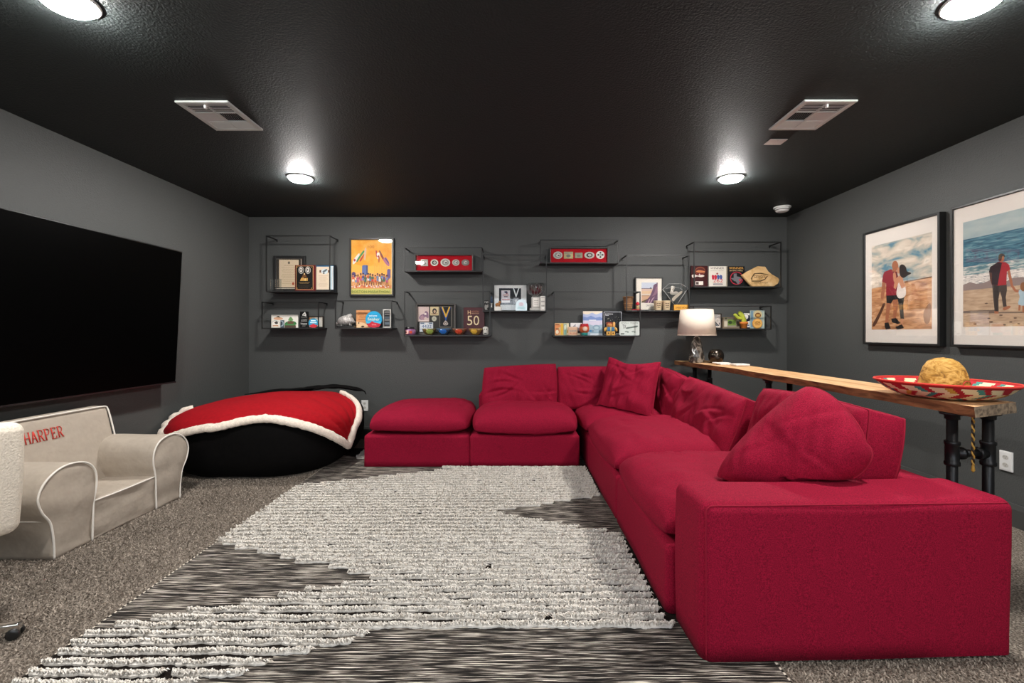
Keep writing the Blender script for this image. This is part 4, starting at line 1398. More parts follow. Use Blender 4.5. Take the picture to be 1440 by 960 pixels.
a.poly([(136, 495), (158, 500), (152, 550), (142, 608), (124, 602), (131, 545)], SKIN, True)
a.poly([(148, 432), (190, 414), (230, 430), (240, 470), (232, 585), (160, 588), (160, 508), (133, 496), (138, 458)], '#8f1f2e')
a.poly([(205, 430), (232, 432), (238, 470), (232, 560), (215, 520)], '#6d1622')
a.ell(219, 392, 21, 33, SKIN)
a.poly([(205, 415), (225, 420), (228, 432), (195, 428)], SKIN)
a.poly([(235, 604), (281, 592), (272, 650), (277, 742), (255, 746), (245, 670)], '#24211f')
a.poly([(244, 640), (268, 636), (264, 690), (246, 680)], '#57504a')
a.poly([(256, 740), (272, 740), (270, 786), (258, 786)], SKIN2)
a.poly([(220, 794), (262, 776), (277, 800), (236, 812)], '#201d1d')
a.poly([(248, 478), (274, 490), (290, 560), (281, 595), (246, 606), (228, 582), (232, 540)], '#e4d8d0', True)
a.poly([(228, 470), (262, 448), (276, 500), (288, 530), (262, 542), (244, 500), (222, 545), (209, 536), (216, 492)], SKIN2)
a.poly([(207, 440), (220, 436), (226, 470), (214, 500), (206, 470)], SKIN2, True)
a.ell(241, 422, 10, 21, SKIN2)
a.poly([(248, 396), (268, 382), (290, 400), (297, 428), (326, 440), (300, 456), (272, 472), (250, 450)], '#241513', True)
a.done('printed_photo', fr1)

fr2 = wall_frame(2.378, 3.072, 1.062, 1.996, 'black framed photo of a man and child walking on a beach, right wall')
a = Art(wallp, (-1, 0, 0), 0.00006)
M_sea = ramp_mat('printed sea', [(0.32, '#23485c'), (0.46, '#346479'), (0.58, '#56828f'), (0.74, '#8fa9ac')], (1, 7, 60), 1.5, 5, 0.5, 0.5)
M_sea2 = ramp_mat('printed surf', [(0.35, '#4b7480'), (0.50, '#8fa3a2'), (0.62, '#d8d0c8'), (0.78, '#6f8a8f')], (1, 9, 60), 1.8, 5, 0.5, 0.8)
M_foam = ramp_mat('printed foam', [(0.34, '#8c8f90'), (0.48, '#d5ccc4'), (0.65, '#f0e8e0')], (1, 14, 60), 2.2, 5, 0.5, 0.8)
M_sand = ramp_mat('printed sand', [(0.32, '#a68a70'), (0.50, '#bfa285'), (0.70, '#cdb296')], (1, 5, 30), 2.5, 6, 0.5, 0.4)
y0, y1 = 2.465, 2.991
for z0, z1, m in ((1.765, 1.879, ramp_mat('printed hazy sky', [(0.35, '#8fa3a6'), (0.6, '#a9b4b2'), (0.8, '#c0c2bb')], (1, 2, 6), 2, 4)), (1.585, 1.765, M_sea), (1.53, 1.585, M_sea2), (1.485, 1.53, M_foam), (1.432, 1.485, '#8f7d78'), (1.194, 1.432, M_sand)):
    a.poly([(y1, z0), (y0, z0), (y0, z1), (y1, z1)], m)
a.poly([(y1, 1.470)] + [(y1 - (y1 - y0) * k / 12, 1.474 + 0.010 * math.sin(k * 1.9)) for k in range(1, 12)] + [(y0, 1.48), (y0, 1.505), (y1, 1.505)], M_foam)
a.map2 = F2
a.poly([(88, 728), (265, 722), (268, 742), (88, 741)], '#6f5d52')
a.poly([(285, 734), (440, 732), (440, 740), (285, 742)], '#7a675a')
for (x, y, r) in ((155, 802, 10), (232, 770, 9), (245, 790, 12), (300, 752, 10), (355, 790, 9), (380, 768, 10), (320, 806, 9), (218, 686, 9), (400, 800, 8)):
    a.ell(x, y, r, r * 0.45, '#6b5546', 10)
a.poly([(250, 572), (332, 578), (334, 612), (327, 650), (332, 702), (312, 706), (304, 650), (294, 618), (286, 662), (287, 732), (265, 736), (257, 660)], '#463a35')
a.poly([(262, 572), (290, 574), (284, 655), (280, 728), (270, 732), (262, 640)], '#322925')
a.poly([(310, 712), (348, 698), (352, 710), (320, 725)], SKIN, True)
a.poly([(262, 730), (288, 730), (286, 743), (264, 743)], SKIN)
a.poly([(234, 508), (252, 505), (250, 560), (258, 585), (248, 580), (238, 548)], '#5b3528')
a.poly([(334, 500), (349, 494), (361, 545), (369, 594), (356, 594), (345, 548)], SKIN)
a.poly([(240, 480), (285, 452), (325, 453), (345, 468), (352, 494), (334, 505), (330, 582), (285, 586), (250, 580), (250, 515), (232, 510)], '#a3252f')
a.poly([(240, 480), (284, 454), (306, 458), (292, 520), (282, 584), (250, 580), (250, 515), (232, 510)], '#2c1a20')
a.ell(303, 430, 16, 24, SKIN)
a.poly([(286, 440), (288, 415), (300, 405), (318, 410), (322, 425), (308, 420), (302, 445), (290, 448)], '#3d2d26', True)
a.poly([(400, 690), (411, 690), (408, 726), (397, 726)], SKIN)
a.poly([(420, 690), (432, 690), (432, 736), (420, 736)], SKIN)
a.poly([(357, 588), (371, 588), (386, 609), (404, 611), (404, 623), (378, 619)], SKIN, True)
a.poly([(400, 614), (440, 604), (462, 640), (458, 692), (398, 693), (405, 650)], '#a9bdc6', True)
a.ell(426, 592, 18, 26, '#8b5b3a')
a.done('printed_photo', fr2)

# ---------------------------------------------------------------- wire shelves on the back wall
M_board = mat('black shelf board', (0.016, 0.016, 0.016), 0.5)
def wire_shelf(xl, xr, yt, ys, Yf, label):
    """open box shelf: board, two front posts, front rail and two side rails back to wall tabs; picture points of the front plane"""
    k = Yf / FPX
    x0, x1 = (xl - VX) * k, (xr - VX) * k
    zt, zs = EYE - (yt - VY) * k, EYE - (ys - VY) * k
    t = thing('wire_shelf', label, 'shelf', ((x0 + x1) / 2, YB, zs), 'black wire shelves on the back wall')
    w = 0.0105
    top = zs + 0.007
    build('board', rbox(x0 - 0.004, x1 + 0.004, Yf, YB - 0.001, zs - 0.007, top, 0.002, 1), M_board, t, smooth=False)
    for x in (x0, x1):
        build('post', box(x - w / 2, x + w / 2, Yf - w / 2 - 0.002, Yf + w / 2 - 0.004, zs - 0.004, zt + w / 2), M_black, t, smooth=False)
        s = build('side_rail', box(x - w / 2, x + w / 2, Yf, YB - 0.004, zt - w / 2, zt + w / 2), M_black, t, smooth=False)
        build('wall_tab', Geo().add(rbox(x - 0.009, x + 0.009, YB - 0.005, YB, zt - 0.022, zt + 0.009, 0.002, 1)).add(lathe([(0.004, 0), (0.004, 0.003)], (x, YB - 0.005, zt - 0.014), 8, axis=(0, -1, 0))), M_black, s, smooth=False)
    build('front_rail', box(x0, x1, Yf - w / 2 - 0.002, Yf + w / 2 - 0.004, zt - w / 2, zt + w / 2), M_black, t, smooth=False)
    return top + 0.0008
SA_ = wire_shelf(374.8, 463.9, 331.6, 409.5, 4.785, 'tall black wire shelf at far left, holding the certificate and plaques')
SB_ = wire_shelf(368.8, 447.9, 424.8, 461.5, 4.785, 'small black wire shelf at lower far left, holding a black sign and a sticker card')
SC_ = wire_shelf(471.9, 550.6, 422.9, 461.5, 4.785, 'small black wire shelf under the orange poster, holding a round blue plaque')
SD_ = wire_shelf(569.0, 677.5, 348.0, 381.0, 4.785, 'low black wire shelf holding the left red case of belt buckles')
SE_ = wire_shelf(569.0, 689.0, 409.8, 472.0, 4.785, 'wide black wire shelf holding four colourful bowls and a maroon 50 plaque')
SF_ = wire_shelf(679.3, 768.3, 358.5, 437.5, 4.812, 'tall black wire shelf holding the white matted medal frame and a glass bowl trophy')
SG_ = wire_shelf(759.8, 869.3, 337.4, 369.5, 4.840, 'low black wire shelf at the top holding the right red case of buckles')
SH_ = wire_shelf(779.0, 900.0, 410.3, 472.5, 4.785, 'wide black wire shelf holding bright cards, a round figure and a licence plate')
SI_ = wire_shelf(881.2, 969.0, 359.0, 437.0, 4.812, 'tall black wire shelf holding a canyon print, two beige cups and a glass award')
SJ_ = wire_shelf(976.0, 1098.0, 340.4, 403.3, 4.785, 'tall black wire shelf at far right, holding two winner boards and a tan stone')
SK_ = wire_shelf(975.0, 1084.0, 430.4, 462.5, 4.785, 'low black wire shelf at far right behind the lamp, holding a toy cactus')

def zmap(sc_, ox, oy, Y):
    return lambda x, y: np.array([(ox + x / sc_ - VX) * Y / FPX, Y, EYE - (oy + y / sc_ - VY) * Y / FPX])
Z1 = (12.522, 365, 350); Z2 = (7.2, 365, 420); Z3 = (10.667, 485, 330); Z4 = (11.077, 565, 420)
Z5 = (14.4, 675, 390); Z6 = (11.077, 775, 430); Z7 = (13.714, 870, 380); Z8 = (9.143, 965, 365)
ZD = (5.645, 550, 320); ZG = (5.645, 740, 320)
FRONT = (0, -1, 0)
def spot(zm, x0, y0, x1, Y):
    """world span of a drawing rectangle on the plane at depth Y"""
    f = zmap(*zm, Y)
    p, q = f(x0, y0), f(x1, y0)
    return p[0], q[0], p[2]
def slab(name, label, cat, zm, x0, y0, x1, Y, th, zb, col, part='panel', group=None, r=0.002, rough=0.5):
    """upright panel standing on the shelf, its face at depth Y"""
    a, b, zt = spot(zm, x0, y0, x1, Y)
    t = thing(name, label, cat, ((a + b) / 2, Y + th / 2, zb), group)
    m = ink(col, rough) if isinstance(col, str) else col
    build(part, rbox(a, b, Y, Y + th, zb, zt, r, 1), m, t, smooth=False)
    A = Art(zmap(*zm, Y), FRONT); A.zmin = zb + 0.0006
    return t, A
def frame4(t, a, b, zb, zt, Y, th, w, m, back=None, pane=True):
    build('frame_side', rbox(a, a + w, Y, Y + th, zb, zt, 0.002, 1), m, t, smooth=False)
    build('frame_side', rbox(b - w, b, Y, Y + th, zb, zt, 0.002, 1), m, t, smooth=False)
    build('frame_rail', rbox(a + w, b - w, Y, Y + th, zb, zb + w, 0.002, 1), m, t, smooth=False)
    build('frame_rail', rbox(a + w, b - w, Y, Y + th, zt - w, zt, 0.002, 1), m, t, smooth=False)
    build('backing', box(a + w, b - w, Y + th * 0.5, Y + th * 0.9, zb + w, zt - w), back or M_blackwood, t, smooth=False)
    if pane:
        build('pane', box(a + w, b - w, Y + 0.001, Y + 0.003, zb + w, zt - w), M_glass, t, smooth=False)
def framed(name, label, cat, zm, x0, y0, x1, Y, th, zb, w, m, back, group=None, zt=None):
    a, b, zt = spot(zm, x0, y0, x1, Y)
    t = thing(name, label, cat, ((a + b) / 2, Y + th / 2, zb), group)
    frame4(t, a, b, zb, zt, Y, th, w, m, back)
    A = Art(zmap(*zm, Y + th * 0.5), FRONT, 0.0003); A.zmin = zb + 0.001
    return t, A
def textlines(A, x0, x1, ys, h, m, frac=(1, 0.8, 0.95, 0.7, 0.9)):
    """rows of illegibly small print as thin dashes"""
    g = random.Random(int(x0 * 7 + ys[0]))
    for i, y in enumerate(ys):
        w = (x1 - x0) * frac[i % len(frac)]
        x = (x0 + x1) / 2 - w / 2
        end = x + w
        while x < end - 2:
            L = min(g.uniform(0.06, 0.16) * (x1 - x0), end - x)
            A.rect(x, y, x + L * 0.85, y + h, m)
            x += L

# --- poster on the wall
a0, b0 = (491.0 - VX) * 4.965 / FPX, (553.5 - VX) * 4.965 / FPX
zt0, zb0 = EYE - (334.3 - VY) * 4.965 / FPX, EYE - (416 - VY) * 4.965 / FPX
pst = thing('poster', 'orange marathon poster of runners and flags in a black frame on the back wall', 'poster', ((a0 + b0) / 2, YB, (zt0 + zb0) / 2))
frame4(pst, a0, b0, zb0, zt0, 4.965, 0.035, 0.018, M_blackwood, ink('#e9d9b0', 0.6))
A = Art(zmap(*Z3, 4.965 + 0.0175), FRONT, 0.00025)
A.rect(84, 76, 700, 890, ramp_mat('poster orange', [(0.3, '#ef9a1e'), (0.5, '#f6ac33'), (0.75, '#f9c261')], (1, 1, 1), 9, 3))
A.poly([(84, 420), (260, 470), (700, 480), (700, 620), (84, 620)], '#f5b84a')
A.poly([(84, 590), (200, 560), (700, 600), (700, 760), (84, 760)], '#e9b26a')
for x in range(440, 640, 26):
    A.rect(x, 420, x + 8, 640, '#eda94a')
A.rect(84, 800, 700, 890, '#c9c06a'); A.rect(84, 760, 700, 805, '#dd8f55')
A.poly([(258, 465), (285, 452), (345, 458), (345, 600), (258, 600)], '#5d6fa6'); A.poly([(320, 455), (345, 458), (345, 600), (320, 600)], '#46527f')
A.poly([(635, 525), (660, 512), (684, 520), (684, 640), (632, 700)], '#6a5b95')
A.poly([(105, 570), (130, 552), (160, 570), (160, 640), (105, 640)], '#51406e')
A.poly([(120, 400), (150, 345), (215, 275), (215, 330), (175, 400), (125, 445)], '#efe6dc', True); A.ell(147, 381, 15, 20, '#b3262e')
A.poly([(175, 390), (215, 320), (280, 235), (290, 260), (240, 330), (185, 410)], '#3d8a52', True)
A.poly([(222, 385), (275, 300), (292, 290), (270, 350), (235, 402)], '#c23a2c', True); A.poly([(292, 250), (312, 185), (322, 240), (305, 380), (290, 360)], '#d9b7a0', True)
A.poly([(462, 235), (482, 240), (486, 330), (468, 330)], '#c23a2c'); A.poly([(480, 280), (520, 270), (520, 350), (490, 360)], '#f0e6da', True); A.ell(495, 326, 8, 14, '#b3262e'); A.poly([(505, 300), (522, 340), (516, 420), (505, 400)], '#b3402e', True)
A.poly([(512, 235), (535, 250), (590, 360), (570, 375), (530, 300)], '#b83a2f', True); A.poly([(512, 235), (525, 240), (585, 355), (578, 360)], '#3d6a4a')
A.poly([(575, 370), (620, 340), (668, 430), (655, 475), (600, 420)], '#b5708c', True); A.poly([(605, 335), (660, 410), (660, 440), (600, 360)], '#5f4a7e')
cols = ['#4d4a86', '#e6e0d8', '#ef8a35', '#c9423a', '#6f8fb8', '#d85f3e', '#3f6d55', '#efe2d0', '#c75a7a']
g = random.Random(3)
for i in range(15):
    x = 130 + i * 36 + g.uniform(-8, 8); y = 605 + g.uniform(-14, 20)
    c = cols[g.randrange(len(cols))]; c2 = cols[g.randrange(len(cols))]
    sk = g.choice(['#b06a48', '#8a4f36', '#d99a70'])
    A.poly([(x - 8, y + 78), (x + 2, y + 76), (x - 14, y + 165), (x - 24, y + 165)], sk); A.poly([(x + 2, y + 76), (x + 13, y + 78), (x + 26, y + 150), (x + 14, y + 160)], sk)
    A.poly([(x - 17, y + 22), (x + 17, y + 20), (x + 14, y + 60), (x - 14, y + 60)], c); A.poly([(x - 14, y + 58), (x + 14, y + 58), (x + 18, y + 92), (x - 17, y + 92)], c2)
    A.poly([(x - 18, y + 26), (x - 30, y + 62), (x - 22, y + 64), (x - 11, y + 36)], sk); A.poly([(x + 16, y + 26), (x + 31, y + 50), (x + 25, y + 58), (x + 11, y + 38)], sk)
    A.ell(x, y, 12, 19, sk, 12); A.poly([(x - 13, y - 4), (x - 8, y - 20), (x + 8, y - 21), (x + 13, y - 3)], '#2c2030')
    A.ell(x - 18, y + 170, 13, 7, g.choice(['#f1ebe2', '#c9423a']), 10); A.ell(x + 20, y + 160, 12, 7, '#f1ebe2', 10)
A.text('100', 350, 165, 445, 205, '#c9761f')
A.text('BOSTON MARATHON', 110, 835, 670, 872, '#6f8a3e')
A.done('print', pst)

# --- shelf A
t, A = framed('certificate_frame', 'black framed cream certificate leaning at the back of the far left shelf', 'certificate', Z1, 240, 120, 800, 4.955, 0.03, SA_, 0.030, M_blackwood, ink('#2b241c'))
A.rect(300, 168, 740, 178, '#b9b0a0'); A.rect(288, 168, 298, 700, '#cfc6b6'); A.rect(728, 168, 738, 690, '#b9b0a0'); A.rect(288, 690, 738, 700, '#cfc6b6')
A.rect(345, 188, 690, 675, '#d9c4a6'); A.ell(518, 242, 20, 24, '#6b5f50'); textlines(A, 430, 600, [285], 7, '#9a8468')
textlines(A, 385, 650, [325, 355, 385, 415, 445, 475, 505, 535, 565], 5, '#b09a7c'); textlines(A, 400, 560, [605], 5, '#b09a7c'); A.ell(598, 612, 20, 28, '#b0553a')
A.done('paper', t)
t, A = slab('award_plaque', 'red wood plaque with a black plate and two round emblems, beside the certificate', 'plaque', Z1, 622, 280, 985, 4.915, 0.02, SA_, '#5a1216', 'wood_panel', rough=0.35)
A.rect(640, 295, 950, 715, '#b98a5c'); A.rect(650, 303, 938, 705, '#0d0c0b')
for cx in (733, 853):
    A.ell(cx, 372, 48, 64, '#b9b4ac'); A.ell(cx, 372, 40, 54, '#4a4742'); A.poly([(cx - 18, 330), (cx + 22, 345), (cx + 14, 400), (cx - 10, 410), (cx - 26, 375)], '#d4cfc6', True); A.ell(cx - 5, 365, 11, 18, '#3a3733')
A.ell(790, 440, 13, 14, '#e3c08a'); A.poly([(765, 455), (815, 455), (835, 500), (745, 500)], '#6b4320'); A.poly([(715, 560), (735, 510), (770, 500), (790, 520), (850, 510), (850, 560)], '#c79a52'); A.rect(795, 515, 815, 560, '#e0c07c')
textlines(A, 690, 890, [585, 600], 6, '#9a7d52'); textlines(A, 670, 900, [635, 650, 665, 680], 4, '#54483a')
for cx in (668, 922):
    for cy in (322, 690):
        A.ell(cx, cy, 7, 7, '#c9a24f', 8)
A.done('engraved_plate', t)
t, A = slab('award_plaque', 'navy plaque with a cream certificate plate, right of the red wood plaque', 'plaque', Z1, 988, 280, 1345, 4.945, 0.02, SA_, '#16181c', 'wood_panel', rough=0.3)
A.rect(990, 290, 1310, 312, '#2a5f86'); A.rect(1245, 300, 1305, 715, '#bcd0da'); A.rect(1272, 300, 1296, 715, '#e8eef0')
A.rect(1000, 312, 1232, 715, '#dccab2'); A.rect(1055, 372, 1100, 415, '#6b4a38'); A.rect(1195, 372, 1228, 415, '#6b4a38'); A.ell(1145, 395, 60, 48, '#c9d4d8'); A.poly([(1110, 395), (1150, 365), (1190, 350), (1180, 385), (1130, 410)], '#5f6a70', True); A.ell(1130, 425, 18, 12, '#5b4a3a')
textlines(A, 1040, 1205, [470, 495, 525, 560, 600, 625, 650], 6, '#b3957a')
A.done('engraved_plate', t)
a, b, zt = spot(Z1, 185, 525, 375, 4.86)
t = thing('acrylic_award', 'clear acrylic desk award at the left end of the far left shelf', 'award', ((a + b) / 2, 4.87, SA_))
build('base', rbox(a - 0.02, b + 0.015, 4.845, 4.895, SA_, SA_ + 0.012, 0.003, 1), M_acryl, t, smooth=False)
for x0, x1 in ((a, a + 0.052), (a + 0.060, b - 0.038), (b - 0.032, b)):
    build('upright', rbox(x0, x1, 4.862, 4.878, SA_ + 0.012, zt, 0.003, 1), M_acryl, t, smooth=False)

# --- shelf B
t, A = slab('sticker_card', 'white rounded card with a green plant print on the lower far left shelf', 'card', Z2, 118, 162, 390, 4.93, 0.008, SB_, '#e9e4da')
A.ell(190, 200, 48, 14, '#d9a888'); A.poly([(165, 185), (190, 172), (215, 190)], '#4a4036'); A.poly([(262, 262), (268, 235), (300, 230), (315, 205), (330, 228), (362, 232), (368, 262)], '#3f7a45', True)
A.poly([(290, 215), (315, 182), (342, 215), (328, 222), (302, 222)], '#6f9a62', True); A.rect(285, 225, 345, 262, '#6b5340'); A.rect(255, 255, 362, 268, '#4f8f55'); A.rect(255, 268, 368, 292, '#5a4a40')
A.done('print', t)
t, A = slab('oval_badge', 'small white oval badge with a dark ring in front of the sticker card', 'badge', Z2, 118, 216, 208, 4.865, 0.006, SB_, '#e6dfd2', r=0.001)
A.ell(163, 252, 40, 34, '#8fa3ad'); A.ell(163, 254, 38, 32, '#efe8dc'); A.ell(172, 240, 13, 13, '#2f2b2a'); A.poly([(150, 240), (175, 226), (188, 246), (170, 256)], '#4a4643', True); A.rect(135, 268, 190, 277, '#c98a5a')
A.done('print', t)
t, A = slab('oval_badge', 'blue grey oval badge behind the white badge on the lower far left shelf', 'badge', Z2, 196, 216, 248, 4.90, 0.006, SB_, '#55606a', r=0.001)
A.ell(220, 250, 26, 30, '#9fb0ba'); A.ell(216, 250, 18, 22, '#3f4a56')
A.done('print', t)
t, A = slab('wood_sign', 'narrow black sign with white script between card and blue print', 'sign', Z2, 408, 128, 492, 4.92, 0.015, SB_, '#0c0c0c')
A.poly([(432, 168), (440, 150), (452, 140), (460, 132), (466, 146), (474, 160), (470, 176), (450, 170)], '#e8e6e0', True); A.ell(452, 158, 6, 6, '#0c0c0c', 10)
A.rect(420, 183, 482, 188, '#8f8d88'); A.text('run', 428, 206, 478, 216, '#b9b7b2'); A.rect(420, 222, 480, 226, '#d9d7d2'); A.text('happy', 418, 240, 482, 266, '#e8e6e0'); A.rect(432, 272, 466, 277, '#8f8d88')
A.done('lettering', t)
t, A = framed('mini_picture', 'small white and copper frame at the right end of the lower far left shelf', 'frame', Z2, 492, 174, 645, 4.945, 0.02, SB_, 0.010, ink('#2b2520'), ink('#e0d6c8'))
A.rect(505, 190, 560, 280, '#c98a52'); A.rect(600, 190, 625, 275, '#f2ece2')
A.done('print', t)
a, b, zt = spot(Z2, 497, 200, 592, 4.89)
t = thing('round_sticker', 'small round blue and red disc leaning on the copper frame', 'badge', ((a + b) / 2, 4.89, SB_))
R_ = (b - a) / 2
build('disc', lathe([(R_, 0), (R_, 0.006)], ((a + b) / 2, 4.893, SB_ + R_), 32, axis=(0, -1, 0)), ink('#2f9ac4'), t, smooth=False)
A = Art(zmap(*Z2, 4.887), FRONT); A.zmin = SB_ + 0.001; A.poly([(505, 268), (525, 262), (545, 250), (565, 262), (585, 268), (570, 290), (545, 297), (520, 290)], '#c8323c'); A.rect(520, 215, 568, 226, '#d9eef4'); A.rect(512, 234, 578, 246, '#bfe3ee'); A.done('print', t)

# --- shelf C
def armadillo():
    a, b, zt = spot(Z2, 790, 146, 978, 4.885)
    cx, L = (a + b) / 2, b - a
    t = thing('stone_animal', 'speckled silver animal figurine on a black base under the orange poster', 'figurine', (cx, 4.885, SC_))
    build('base', rbox(a, b - 0.01, 4.85, 4.92, SC_, SC_ + 0.022, 0.004, 1), M_blackwood, t, smooth=False)
    n = 28
    s = np.linspace(0, 1, n)
    pts = np.column_stack([a + 0.004 + s * (L - 0.008), np.full(n, 4.885), SC_ + 0.060 + 0.018 * np.sin(s * PI)])
    r = 0.050 * np.sin(np.clip(s * 1.06 + 0.03, 0, 1) * PI) ** 0.55 + 0.004
    V, F = tube(pts, r, 20)
    V += (nz(V, 170, 300) * 0.0018)[:, None]
    V[:, 2] = np.maximum(V[:, 2], SC_ + 0.012)
    build('body', (V, F), mat('speckled silver', (0.42, 0.40, 0.38), 0.45, 0.3, mott=(160, 0.7), bump=(200, 0.8, 0.004)), t)
    V, F = tube([(cx + 0.0, 4.885, SC_ + 0.095), (cx + 0.03, 4.885, SC_ + 0.122), (cx + 0.05, 4.885, zt - 0.015)], [0.032, 0.030, 0.016], 16)
    build('hump', (V, F), mat('speckled silver'), t)
    for x in (a + 0.05, b - 0.06):
        for y in (4.868, 4.902):
            build('leg', tube([(x, y, SC_ + 0.02), (x - 0.004, y, SC_ + 0.045)], 0.010, 8), mat('speckled silver'), t)
    build('head', tube([(a + 0.02, 4.885, SC_ + 0.062), (a - 0.006, 4.885, SC_ + 0.045), (a - 0.018, 4.885, SC_ + 0.034)], [0.020, 0.014, 0.006], 12), mat('speckled silver'), t)
armadillo()
t, A = slab('wood_plaque', 'orange wooden plaque with burnt print behind the round blue plaque', 'plaque', Z2, 978, 115, 1120, 4.925, 0.012, SC_, mat('orange wood', '#c98a55', 0.6, mott=(30, 0.15)))
for (x0, x1, y) in ((1000, 1090, 140), (995, 1060, 160), (1010, 1098, 180), (1000, 1075, 205)):
    A.rect(x0, y, x1, y + 7, '#a8622f')
A.poly([(985, 225), (1000, 235), (1060, 245), (1100, 280), (1040, 290), (985, 290)], '#e0bd94', True); A.ell(1045, 280, 16, 9, '#4a3524'); A.ell(1005, 245, 6, 9, '#4a3524')
A.done('print', t)
a, b, zt = spot(Z2, 1072, 135, 1240, 4.88)
R_ = (b - a) / 2
t = thing('round_plaque', 'round glossy blue plaque with a red lower edge in front of the orange plaque', 'plaque', ((a + b) / 2, 4.885, SC_))
build('disc', lathe([(R_ * 0.97, 0), (R_, 0.003), (R_, 0.010), (R_ * 0.97, 0.013)], ((a + b) / 2, 4.89, SC_ + R_), 48, axis=(0, -1, 0)), ink('#2b9bc9', 0.3), t, smooth=False)
A = Art(zmap(*Z2, 4.8768), FRONT); A.zmin = SC_ + 0.001
A.poly([(1078, 252), (1110, 250), (1140, 225), (1162, 240), (1190, 245), (1232, 256), (1205, 286), (1157, 296), (1108, 284)], '#c22a3a'); A.poly([(1082, 222), (1120, 232), (1145, 215), (1170, 230), (1232, 225), (1228, 250), (1190, 243), (1162, 236), (1140, 222), (1110, 248), (1080, 246)], '#49b4d8')
A.text('welcome', 1108, 160, 1190, 180, '#eef6f8'); A.text('finisher', 1095, 190, 1215, 220, '#eef0c8'); A.text('TEXAS', 1135, 255, 1182, 268, '#f0b8b8')
A.done('print', t)
t, A = framed('mini_picture', 'small silver framed print at the right end of the shelf under the orange poster', 'frame', Z2, 1248, 106, 1330, 4.93, 0.02, SC_, 0.012, mat('pale silver frame', '#c9c6c0', 0.35, 0.2), ink('#3a3a3c'))
for i, (h, c) in enumerate(((18, '#7a7876'), (12, '#a8a6a2'), (20, '#56606a'), (10, '#9a9896'), (24, '#6a7680'))):
    A.rect(1268, 125 + i * 28, 1315, 125 + i * 28 + h, c)
A.done('print', t)

# --- shelves D and G: shadow boxes of buckles
def buckle_case(zm, x0, y0, x1, Y, zs, wood, label, buckles, group):
    a, b, zt = spot(zm, x0, y0, x1, Y)
    t = thing('shadow_box', label, 'display case', ((a + b) / 2, Y + 0.025, zs), group)
    frame4(t, a, b, zs, zt, Y, 0.05, 0.014, wood, mat('red felt', (0.50, 0.008, 0.018), 0.95, spec=0.1))
    for (cx, cy, rx, ry, kind, col) in buckles:
        f = zmap(*zm, Y + 0.024)
        c = f(cx, cy); k = (Y + 0.024) / FPX / zm[0]
        m = mat('buckle ' + col, col, 0.42, 0.55, bump=(260, 0.7, 0.002))
        if kind == 'rect':
            o = build('buckle', rbox(c[0] - rx * k, c[0] + rx * k, c[1] - 0.005, c[1] + 0.002, c[2] - ry * k, c[2] + ry * k, 0.005, 2), m, t)
        else:
            pts = [(rx * k * math.cos(w), ry * k * math.sin(w)) for w in np.linspace(0, 2 * PI, 28, endpoint=False)]
            o = build('buckle', prism(pts, c + np.array([0, 0.002, 0]), (1, 0, 0), (0, 0, 1), (0, -1, 0), 0.007), m, t, smooth=False)
        em = Art(f, FRONT); em.lift = 0.0055
        g = random.Random(int(cx))
        if kind == 'ring':
            em.ell(cx, cy, rx * 0.62, ry * 0.62, '#2a2927'); em.ell(cx + 2, cy, rx * 0.36, ry * 0.4, '#b9b5ad')
        elif kind == 'cross':
            for dx, dy in ((0, -1), (0, 1), (-1, 0), (1, 0)):
                em.ell(cx + dx * rx * 0.5, cy + dy * ry * 0.55, rx * 0.22, ry * 0.22, '#22201e')
            em.ell(cx, cy, rx * 0.25, ry * 0.25, '#8fa39a')
        elif kind == 'rect':
            em.rect(cx - rx * 0.8, cy - ry * 0.75, cx + rx * 0.8, cy - ry * 0.4, '#8f8e86'); em.ell(cx, cy + ry * 0.2, rx * 0.5, ry * 0.4, '#77776e')
        else:
            em.ell(cx, cy, rx * 0.72, ry * 0.72, '#8d8a83'); em.poly([(cx - rx * 0.4, cy + ry * 0.2), (cx, cy - ry * 0.5), (cx + rx * 0.45, cy - ry * 0.1), (cx + rx * 0.2, cy + ry * 0.45)], '#d0ccc4', True); em.ell(cx + rx * 0.15, cy + ry * 0.1, rx * 0.2, ry * 0.2, '#3a3835')
        em.done('emblem', o)
buckle_case(ZD, 185, 208, 652, 4.93, SD_, mat('grey brown case frame', '#4a4540', 0.4), 'red felt case of five silver buckles on the left low shelf', [
    (265, 279, 29, 27, 'rect', '#b9b5ac'), (344, 278, 31, 26, 'ring', '#c0bcb2'), (431, 277, 38, 31, 'oval', '#c4c1b8'), (514, 277, 29, 25, 'oval', '#b5b1a8'), (590, 277, 31, 25, 'oval', '#807d76')], 'red felt cases of belt buckles')
buckle_case(ZG, 185, 155, 655, 4.93, SG_, mat('dark case frame', '#2c2927', 0.4), 'red felt case of mixed oval and square buckles on the top centre shelf', [
    (251, 219, 37, 29, 'oval', '#b9b9b2'), (335, 219, 37, 28, 'rect', '#b3a878'), (416, 220, 31, 22, 'rect', '#98947c'), (501, 219, 40, 27, 'ring', '#b9b5ac'), (588, 217, 34, 31, 'cross', '#c0bcb6')], 'red felt cases of belt buckles')

